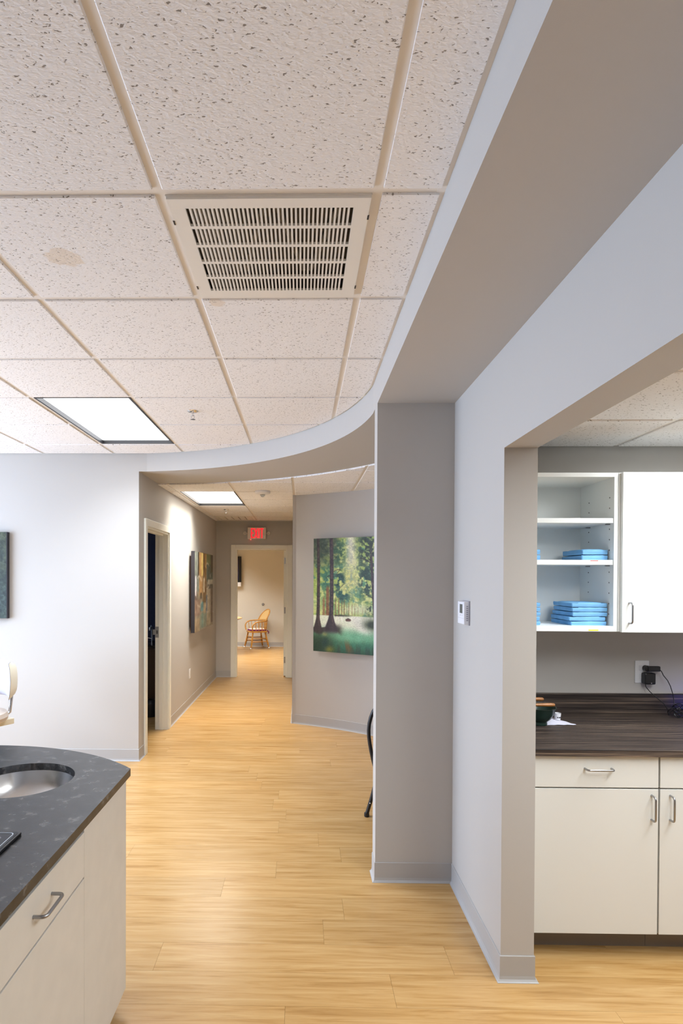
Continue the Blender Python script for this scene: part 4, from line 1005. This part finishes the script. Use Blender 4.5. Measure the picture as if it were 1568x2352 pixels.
# slab with a round hole: build outer ring + hole by bridging through bmesh triangle fill
bm = bmesh.new()
def ring(pts, z): return [bm.verts.new((x - ICX, y - 1.0, z)) for x, y in pts]
hole = [(SKC[0] + SKR * math.cos(2 * math.pi * i / 48), SKC[1] + SKR * math.sin(2 * math.pi * i / 48)) for i in range(48)]
rings = []
for z in (0.027, 0.0):
    ro, rh = ring(poly, z), ring(hole, z)
    eds = [bm.edges.new((r_[i], r_[(i + 1) % len(r_)])) for r_ in (ro, rh) for i in range(len(r_))]
    bmesh.ops.triangle_fill(bm, use_beauty=True, use_dissolve=False, edges=eds); rings.append((ro, rh))
for a_, b_ in ((rings[0][0], rings[1][0]), (rings[0][1], rings[1][1])):
    for i in range(len(a_)): bm.faces.new((a_[i], a_[(i + 1) % len(a_)], b_[(i + 1) % len(a_)], b_[i]))
bmesh.ops.recalc_face_normals(bm, faces=bm.faces)
me = bpy.data.meshes.new('slab'); bm.to_mesh(me); bm.free(); me.materials.append(M['granite'])
o = bpy.data.objects.new('slab', me); COL.objects.link(o); o.parent = t
t = thing('island_sink', 'round stainless steel sink bowl set under the granite island top', 'sink', (SKC[0], SKC[1], IZ - 0.027 - 0.13))
MB().lathe([(0.0, 0.004), (0.03, 0.004), (0.10, 0.010), (0.150, 0.035), (0.176, 0.085), (0.186, 0.130), (0.200, 0.130), (0.200, 0.126), (0.189, 0.126), (0.180, 0.083), (0.153, 0.031), (0.1, 0.006), (0.0, 0.0)], seg=48).build('bowl', M['steel'], t, smooth=True)
MB().lathe([(0.0, 0.006), (0.022, 0.006), (0.024, 0.003)], seg=20).build('drain', M['chrome'], t, smooth=True)
t = thing('island_cabinet', 'beige laminate island cabinet with drawers and bar pulls', 'cabinet', (ICX, 1.0, 0))
ipoly = [(x - ICX, y - 1.0) for x, y in island_poly(0.032, IYN + 0.02)]
# body split so the sink hangs in an open well
b = MB(); n = len(ipoly)
b.add([(x, y, 0.078) for x, y in ipoly] + [(x, y, IZ - 0.028) for x, y in ipoly], [(i, (i + 1) % n, n + (i + 1) % n, n + i) for i in range(n)] + [tuple(range(n - 1, -1, -1))])
b.build('carcass', M['gap'], t)
tpoly = [(x - ICX, y - 1.0) for x, y in island_poly(0.10, IYN + 0.06)]
MB().prism(tpoly, 0, 0.078).build('toe_kick', M['toe'], t)
FX = -0.645 - ICX
def fy(y): return y - 1.0
bx(FX - 0.019, FX, fy(1.716), fy(2.129), 0.076, IZ - 0.0275).build('end_panel', M['isl'], t, bevel=0.001)
for yA, yB in ((1.10, 1.7155), (0.48, 1.096), (-0.30, 0.476)):
    d = bx(FX - 0.019, FX, fy(yA), fy(yB), 0.703, 0.836).build('drawer', M['isl'], t, bevel=0.0012)
    ym = 1.437 if yA > 1 else (yA + yB) / 2
    bar_pull(d, (FX, fy(ym - 0.052), 0.776), (FX, fy(ym + 0.052), 0.776), (0.032, 0, 0), 0.0046)
    d = bx(FX - 0.019, FX, fy(yA), fy(yB), 0.076, 0.697).build('door', M['isl'], t, bevel=0.0012)
    bar_pull(d, (FX, fy(yA + 0.05), 0.55), (FX, fy(yA + 0.05), 0.65), (0.032, 0, 0), 0.0046)
# black glass panel on the granite
t = thing('glass_touch_panel', 'black glass touch panel with pale rounded outline on the granite', 'tablet', (-0.93, 1.36, IZ))
def rrect(hw, hl, r, n=6):
    p = []
    for cxx, cyy, st in ((hw - r, hl - r, 0), (-hw + r, hl - r, 1), (-hw + r, -hl + r, 2), (hw - r, -hl + r, 3)):
        for i in range(n + 1): a = (st + i / n) * math.pi / 2; p.append((cxx + r * math.cos(a), cyy + r * math.sin(a)))
    return p
MB().prism(rrect(0.162, 0.225, 0.006), 0, 0.009).build('body', M['blackp'], t, bevel=0.002)
MB().prism(rrect(0.156, 0.219, 0.010), 0.009, 0.0098).build('glass_face', M['blackg'], t)
rp = [(x, y, 0.0100) for x, y in rrect(0.148, 0.211, 0.012)]
MB().tube(rp, 0.0013, 6, close=True).build('outline', M['paleline'], t)
MB().tube([(x, y, 0.0099) for x, y in rrect(0.125, 0.185, 0.004)], 0.0006, 5, close=True).build('inner_outline', M['greyp'], t)

# ------------------------------------------------------------------ assistant stool by the left wall
t = thing('assistant_stool', 'cream and pale grey upholstered stool on a caster base by the wall', 'stool', (-2.335, 4.10, 0), math.radians(238))
# local +x is the sitter's front
def pad(bm_pts): pass
b = MB(); nu_, nv_ = 12, 10; vs = []
for side, off in ((0, 0.0), (1, 0.075)):
    for j in range(nv_ + 1):
        for i in range(nu_ + 1):
            u, v = i / nu_ * 2 - 1, j / nv_ * 2 - 1
            k = max(abs(u), abs(v)); e = (1 - min(1, (u ** 4 + v ** 4)) ) ** 0.5 if side else 0
            y = u * 0.23 * (1 - 0.10 * v * v); z = 0.845 + v * 0.132
            x = -0.235 + 0.10 * u * u + (0.045 * e if side else 0.0)
            vs.append((x + 0.0, y, z))
m_ = (nu_ + 1) * (nv_ + 1)
fq = [(j * (nu_ + 1) + i, j * (nu_ + 1) + i + 1, (j + 1) * (nu_ + 1) + i + 1, (j + 1) * (nu_ + 1) + i) for j in range(nv_) for i in range(nu_)]
b.add([vs[i] for i in range(m_)] + [vs[m_ + i] for i in range(m_)], [tuple(reversed(f)) for f in fq] + [tuple(q + m_ for q in f) for f in fq])
b.build('back_pad', M['lav'], t, smooth=True)
b = MB(); vs2 = []
for side in (0, 1):
    for j in range(nv_ + 1):
        for i in range(nu_ + 1):
            u, v = i / nu_ * 2 - 1, j / nv_ * 2 - 1
            e = (1 - min(1, (u ** 4 + v ** 4))) ** 0.5 if side else 0
            vs2.append((-0.239 + 0.10 * u * u - 0.05 * e, u * 0.228 * (1 - 0.10 * v * v), 0.845 + v * 0.13))
b.add(vs2, fq + [tuple(q + m_ for q in reversed(f)) for f in fq])
b.build('back_shell', M['cream'], t, smooth=True)
MB().tube([(-0.28, 0, 0.80), (-0.285, 0, 0.70), (-0.27, 0, 0.58), (-0.20, 0, 0.535), (-0.08, 0, 0.53)], 0.013, 10).build('back_post', M['chrome'], t, smooth=True)
MB().lathe([(0.0, 0.545), (0.19, 0.548), (0.218, 0.565), (0.226, 0.59), (0.215, 0.618), (0.18, 0.63), (0.0, 0.636)], seg=36).build('seat', M['taupe'], t, smooth=True)
bx(-0.27, -0.10, -0.06, 0.06, 0.50, 0.542).build('tilt_bracket', M['beigeb'], t, bevel=0.004)
MB().tube([(-0.255, -0.062, 0.52), (-0.255, -0.085, 0.515)], 0.008, 8).build('lever', M['blackp'], t)
MB().tube([(0, 0, 0.09), (0, 0, 0.54)], [0.03, 0.022], 14).build('gas_column', M['chrome'], t, smooth=True)
for k in range(5):
    a = 2 * math.pi * k / 5 + 0.3; c_, s_ = math.cos(a), math.sin(a)
    MB().tube([(0.02 * c_, 0.02 * s_, 0.105), (0.26 * c_, 0.26 * s_, 0.075)], [0.022, 0.013], 10).build('base_leg', M['cream'], t, smooth=True)
    MB().lathe([(0.0, -0.012), (0.022, -0.012), (0.027, 0.0), (0.022, 0.012), (0.0, 0.012)], (0.26 * c_, 0.26 * s_, 0.0275), 14, 'x').tube([(0.26 * c_, 0.26 * s_, 0.03), (0.26 * c_, 0.26 * s_, 0.08)], 0.006, 8).build('caster', M['blackp'], t, smooth=True)

# ------------------------------------------------------------------ black tubular chair behind the wall stub
t = thing('tube_frame_chair', 'black tubular steel armchair half hidden behind the wall return', 'chair', (0.849, 4.03, 0), math.radians(166.5))
# local +x front. near side is y>0 after the turn
for s in (-1, 1):
    y = s * 0.235
    pts = [(-0.235, y, 0.80), (-0.10, y, 0.815), (0.08, y, 0.818), (0.17, y, 0.810), (0.225, y, 0.795), (0.268, y, 0.772), (0.300, y, 0.742), (0.322, y, 0.708), (0.338, y, 0.668), (0.348, y, 0.625), (0.352, y, 0.580), (0.350, y, 0.535), (0.344, y, 0.49), (0.335, y, 0.44), (0.323, y, 0.385), (0.310, y, 0.335), (0.298, y, 0.295)]
    MB().tube(pts, 0.0125, 10).build('arm', M['blackm'], t, smooth=True)
    lg = MB().tube([(0.255, y, 0.42), (0.30, y, 0.25), (0.332, y, 0.12), (0.362, y, 0.016)], 0.0125, 10).build('front_leg', M['blackm'], t, smooth=True)
    MB().lathe([(0.0, 0.0), (0.016, 0.0), (0.018, 0.008), (0.0165, 0.026), (0.0, 0.028)], (0.362, y, 0.0), 14).build('rubber_foot', M['blackp'], lg, smooth=True)
    MB().ball((0.3385, y + s * 0.0105, 0.095), 0.0045, 8).build('rivet', M['chrome'], lg)
    lg = MB().tube([(-0.24, y, 0.84), (-0.20, y, 0.66), (-0.17, y, 0.44), (-0.22, y, 0.2), (-0.27, y, 0.016)], 0.0125, 10).build('back_leg', M['blackm'], t, smooth=True)
    MB().lathe([(0.0, 0.0), (0.016, 0.0), (0.018, 0.008), (0.0165, 0.026), (0.0, 0.028)], (-0.27, y, 0.0), 14).build('rubber_foot', M['blackp'], lg, smooth=True)
bx(-0.19, 0.27, -0.22, 0.22, 0.42, 0.465).build('seat', M['blackp'], t, bevel=0.015)
bx(-0.245, -0.215, -0.22, 0.22, 0.58, 0.86).build('backrest', M['blackp'], t, bevel=0.012)
MB().tube([(-0.02, -0.235, 0.42), (-0.02, 0.235, 0.42)], 0.011, 8).build('stretcher', M['blackm'], t)

# ------------------------------------------------------------------ dark room furniture seen through the first doorway
t = thing('walnut_vanity', 'dark walnut vanity cabinet inside the dark room', 'cabinet', (-2.05, 7.1, 0))
bx(-0.52, 0.52, -0.25, 0.25, 0.09, 0.76).build('body', M['brownw'], t)
bx(-0.5, 0.5, -0.20, 0.24, 0.0, 0.09).build('toe_kick', M['blackp'], t)
for x in (-0.5, 0.01): bx(x, x + 0.49, -0.268, -0.25, 0.12, 0.74).build('door', M['brownw'], t, bevel=0.003)
t = thing('vanity_top', 'speckled dark counter slab on the walnut vanity', 'countertop', (-2.05, 7.1, 0.76))
bx(-0.53, 0.53, -0.275, 0.25, 0, 0.03).build('slab', M['granite'], t)
t = thing('gooseneck_faucet', 'chrome gooseneck faucet on the dark room counter', 'faucet', (-1.84, 7.12, 0.79))
MB().tube([(0, 0, 0), (0, 0, 0.16), (0.0, -0.02, 0.20), (0, -0.06, 0.215), (0, -0.10, 0.19), (0, -0.105, 0.16)], 0.010, 10).build('spout', M['chrome'], t, smooth=True)
MB().tube([(0.0, 0, 0.05), (-0.05, -0.01, 0.06)], 0.007, 8).build('lever', M['chrome'], t)
t = thing('waste_bin', 'black round bin on the floor of the dark room', 'bin', (-1.735, 6.65, 0))
MB().lathe([(0.0, 0.0), (0.075, 0.0), (0.09, 0.15), (0.086, 0.16), (0.06, 0.19), (0.0, 0.20)], seg=20).build('body', M['blackp'], t, smooth=True)

# ------------------------------------------------------------------ far room: screen, table, chair, stop
t = thing('wall_screen', 'dark wall mounted screen in the far room', 'screen', (-1.72, YF, 1.49))
bx(-0.33, 0.33, -0.09, -0.03, 0, 0.59).build('bezel', M['blackp'], t, bevel=0.006)
bx(-0.27, 0.27, -0.093, -0.089, 0.05, 0.54).build('display', M['screen'], t)
bx(-0.1, 0.1, -0.03, 0, 0.2, 0.4).build('bracket', M['blackm'], t)
tag(bx(-2.04, -1.395, YF - 0.09, YF, 1.392, 1.486).build('wall_box', M['whitep'], bevel=0.006), 'white box mounted under the dark screen', 'wall box')
t = thing('door_bumper', 'small round metal wall bumper above the oak chair', 'door stop', (-0.889, YF, 0.98), rot=(0, 0, 0))
MB().lathe([(0.0, -0.02), (0.02, -0.02), (0.024, -0.012), (0.03, -0.006), (0.03, 0)], (0, 0, 0), 18, 'y').build('cup', M['nickel'], t, smooth=True)
MB().lathe([(0.0, -0.024), (0.011, -0.022), (0.012, -0.019)], (0, 0, 0), 12, 'y').build('rubber', M['greyp'], t, smooth=True)
t = thing('round_table', 'round tan pedestal table in the far room', 'table', (-1.82, 12.4, 0))
MB().lathe([(0.0, 0.712), (0.53, 0.712), (0.55, 0.724), (0.55, 0.736), (0.54, 0.742), (0.0, 0.742)], seg=48).build('table_top', M['tabletop'], t, smooth=True)
MB().lathe([(0.05, 0.06), (0.045, 0.3), (0.05, 0.66), (0.12, 0.712)], seg=18).build('pedestal', M['oak'], t, smooth=True)
for k in range(4):
    a = math.pi / 4 + k * math.pi / 2
    MB().tube([(0.03 * math.cos(a), 0.03 * math.sin(a), 0.12), (0.2 * math.cos(a), 0.2 * math.sin(a), 0.09), (0.34 * math.cos(a), 0.34 * math.sin(a), 0.022)], [0.04, 0.03, 0.022], 10).build('foot', M['oak'], t, smooth=True)

CHS = 0.93
t = thing('oak_captains_chair', 'honey oak captains chair on casters with cane back and floral cushion', 'chair', (-1.0, 13.02, 0), math.radians(206))
# local: +x front, +y the chair's left ; scaled to about 0.85 m tall
def S(p): return tuple(CHS * q for q in p)
SZ = 0.44
seat_p = [(0.235 * math.cos(a) * (1.06 if math.cos(a) > 0 else 1), 0.235 * math.sin(a)) for a in [2 * math.pi * i / 28 for i in range(28)]]
seat_p = [(0.23 * np.sign(math.cos(a)) * abs(math.cos(a)) ** 0.6, 0.225 * np.sign(math.sin(a)) * abs(math.sin(a)) ** 0.6) for a in [2 * math.pi * i / 32 for i in range(32)]]
MB().prism([(x * CHS, y * CHS) for x, y in seat_p], (SZ - 0.035) * CHS, SZ * CHS).build('seat', M['oak'], t, bevel=0.006)
cu = MB().prism([(x * CHS * .9, y * CHS * .9) for x, y in seat_p], SZ * CHS, (SZ + 0.035) * CHS).build('cushion', M['cushp'], t, bevel=0.012)
MB().prism([(x * CHS * .82, y * CHS * .82) for x, y in seat_p], (SZ + 0.035) * CHS, (SZ + 0.05) * CHS).build('cushion_top', M['cush'], cu, bevel=0.006)
for s in (-1, 1): MB().tube([S((-0.2, s * 0.15, SZ + .01)), S((-0.245, s * 0.16, SZ - .03)), S((-0.235, s * 0.16, SZ - .07))], 0.012, 8).build('cushion_tie', M['cushp'], cu, smooth=True)
for fx, fyy in ((0.16, 0.15), (0.16, -0.15), (-0.16, 0.14), (-0.16, -0.14)):
    ex, ey = fx * 1.42, fyy * 1.42
    P = lambda q, z: S((fx + (ex - fx) * q, fyy + (ey - fyy) * q, z))
    lg = MB().tube([P(0, SZ - .03), P(.15, .36), P(.2, .345), P(.35, .27), P(.55, .20), P(.6, .185), P(.64, .18), P(.8, .12), P(.93, .085), P(.96, .08), P(1, .05)],
                   [q * CHS for q in (.015, .021, .017, .024, .024, .019, .024, .022, .016, .021, .016)], 10).build('leg', M['oak'], t, smooth=True)
    cs = MB().ball(S((ex + .012 * np.sign(ex), ey, 0.0295)), 0.0270, 12).build('caster', M['chrome'], lg, smooth=True)
    MB().tube([S((ex, ey, .06)), S((ex + .006, ey, .03))], 0.008, 8).build('caster_stem', M['blackm'], lg)
def leg_at(fx, fyy, q, z): return S((fx + fx * .42 * q, fyy + fyy * .42 * q, z))
for (aa, bb, q, z) in (((.16, .15), (-.16, .14), .62, .185), ((.16, -.15), (-.16, -.14), .62, .185), ((.16, .15), (-.16, .14), .38, .262), ((.16, -.15), (-.16, -.14), .38, .262), ((.16, .15), (.16, -.15), .45, .235), ((-.16, .14), (-.16, -.14), .45, .235), ((.16, .15), (.16, -.15), .25, .305)):
    MB().tube([leg_at(*aa, q, z), leg_at(*bb, q, z)], 0.0095, 8).build('stretcher', M['oak'], t, smooth=True)
# arm bow: U shaped rail ending down at the seat front
AZ = 0.665
rail = [(0.19, 0.215, SZ + .005), (0.205, 0.232, SZ + .06), (0.205, 0.245, SZ + .12), (0.185, 0.255, AZ - .06), (0.14, 0.262, AZ - .02), (0.07, 0.266, AZ), (-0.03, 0.262, AZ + .006)]
back = [(-0.225 - 0.02 * math.cos(a) + 0.0, 0.262 * math.cos(a), AZ + .006) for a in ()]
half = rail + [(-0.115, 0.238, AZ + .01), (-0.19, 0.185, AZ + .012), (-0.232, 0.10, AZ + .012), (-0.245, 0.0, AZ + .012)]
full = half + [(x, -y, z) for x, y, z in reversed(half[:-1])]
MB().tube([S(p) for p in full], 0.0145, 10).build('arm_bow', M['oak'], t, smooth=True)
for (x, y) in ((0.12, 0.258), (0.04, 0.262), (-0.05, 0.258), (-0.13, 0.225), (-0.195, 0.165), (-0.235, 0.085), (-0.245, 0.0)):
    for s in ((1, -1) if y > 0 else (1,)):
        MB().tube([S((x * .9, s * y * .84, SZ)), S((x * .93, s * y * .89, SZ + .07)), S((x * .95, s * y * .92, SZ + .11)), S((x * .97, s * y * .95, SZ + .15)), S((x, s * y, AZ))], [q * CHS for q in (.007, .010, .006, .010, .006)], 8).build('spindle', M['oak'], t, smooth=True)
# cane back hoop
hoop = []
for i in range(25):
    a = math.pi * i / 24; y = 0.235 * math.cos(a); zz = math.sin(a) ** 0.75
    hoop.append((-0.13 - 0.10 * (1 - (y / .235) ** 2) ** .5 * 1.0 - 0.075 * zz, y, AZ + .015 + 0.265 * zz))
MB().tube([S(p) for p in hoop], 0.0145, 10).build('back_hoop', M['oak'], t, smooth=True)
b = MB(); vs = []
for i in range(25):
    y = hoop[i][1]
    for j in range(7):
        q = j / 6; z0 = AZ + .015; x0 = -0.13 - 0.10 * (max(0, 1 - (y / .235) ** 2)) ** .5
        vs.append(S((x0 + (hoop[i][0] - x0) * q, y * .985, z0 + (hoop[i][2] - z0) * q)))
b.add(vs, [(i * 7 + j, i * 7 + j + 1, (i + 1) * 7 + j + 1, (i + 1) * 7 + j) for i in range(24) for j in range(6)])
o = b.build('cane_panel', M['cane'], t, smooth=True); md = o.modifiers.new('thick', 'SOLIDIFY'); md.thickness = 0.006

for o in bpy.data.objects:
    if '_w' in o: del o['_w']
print('planks', npl, 'objects', len(bpy.data.objects))
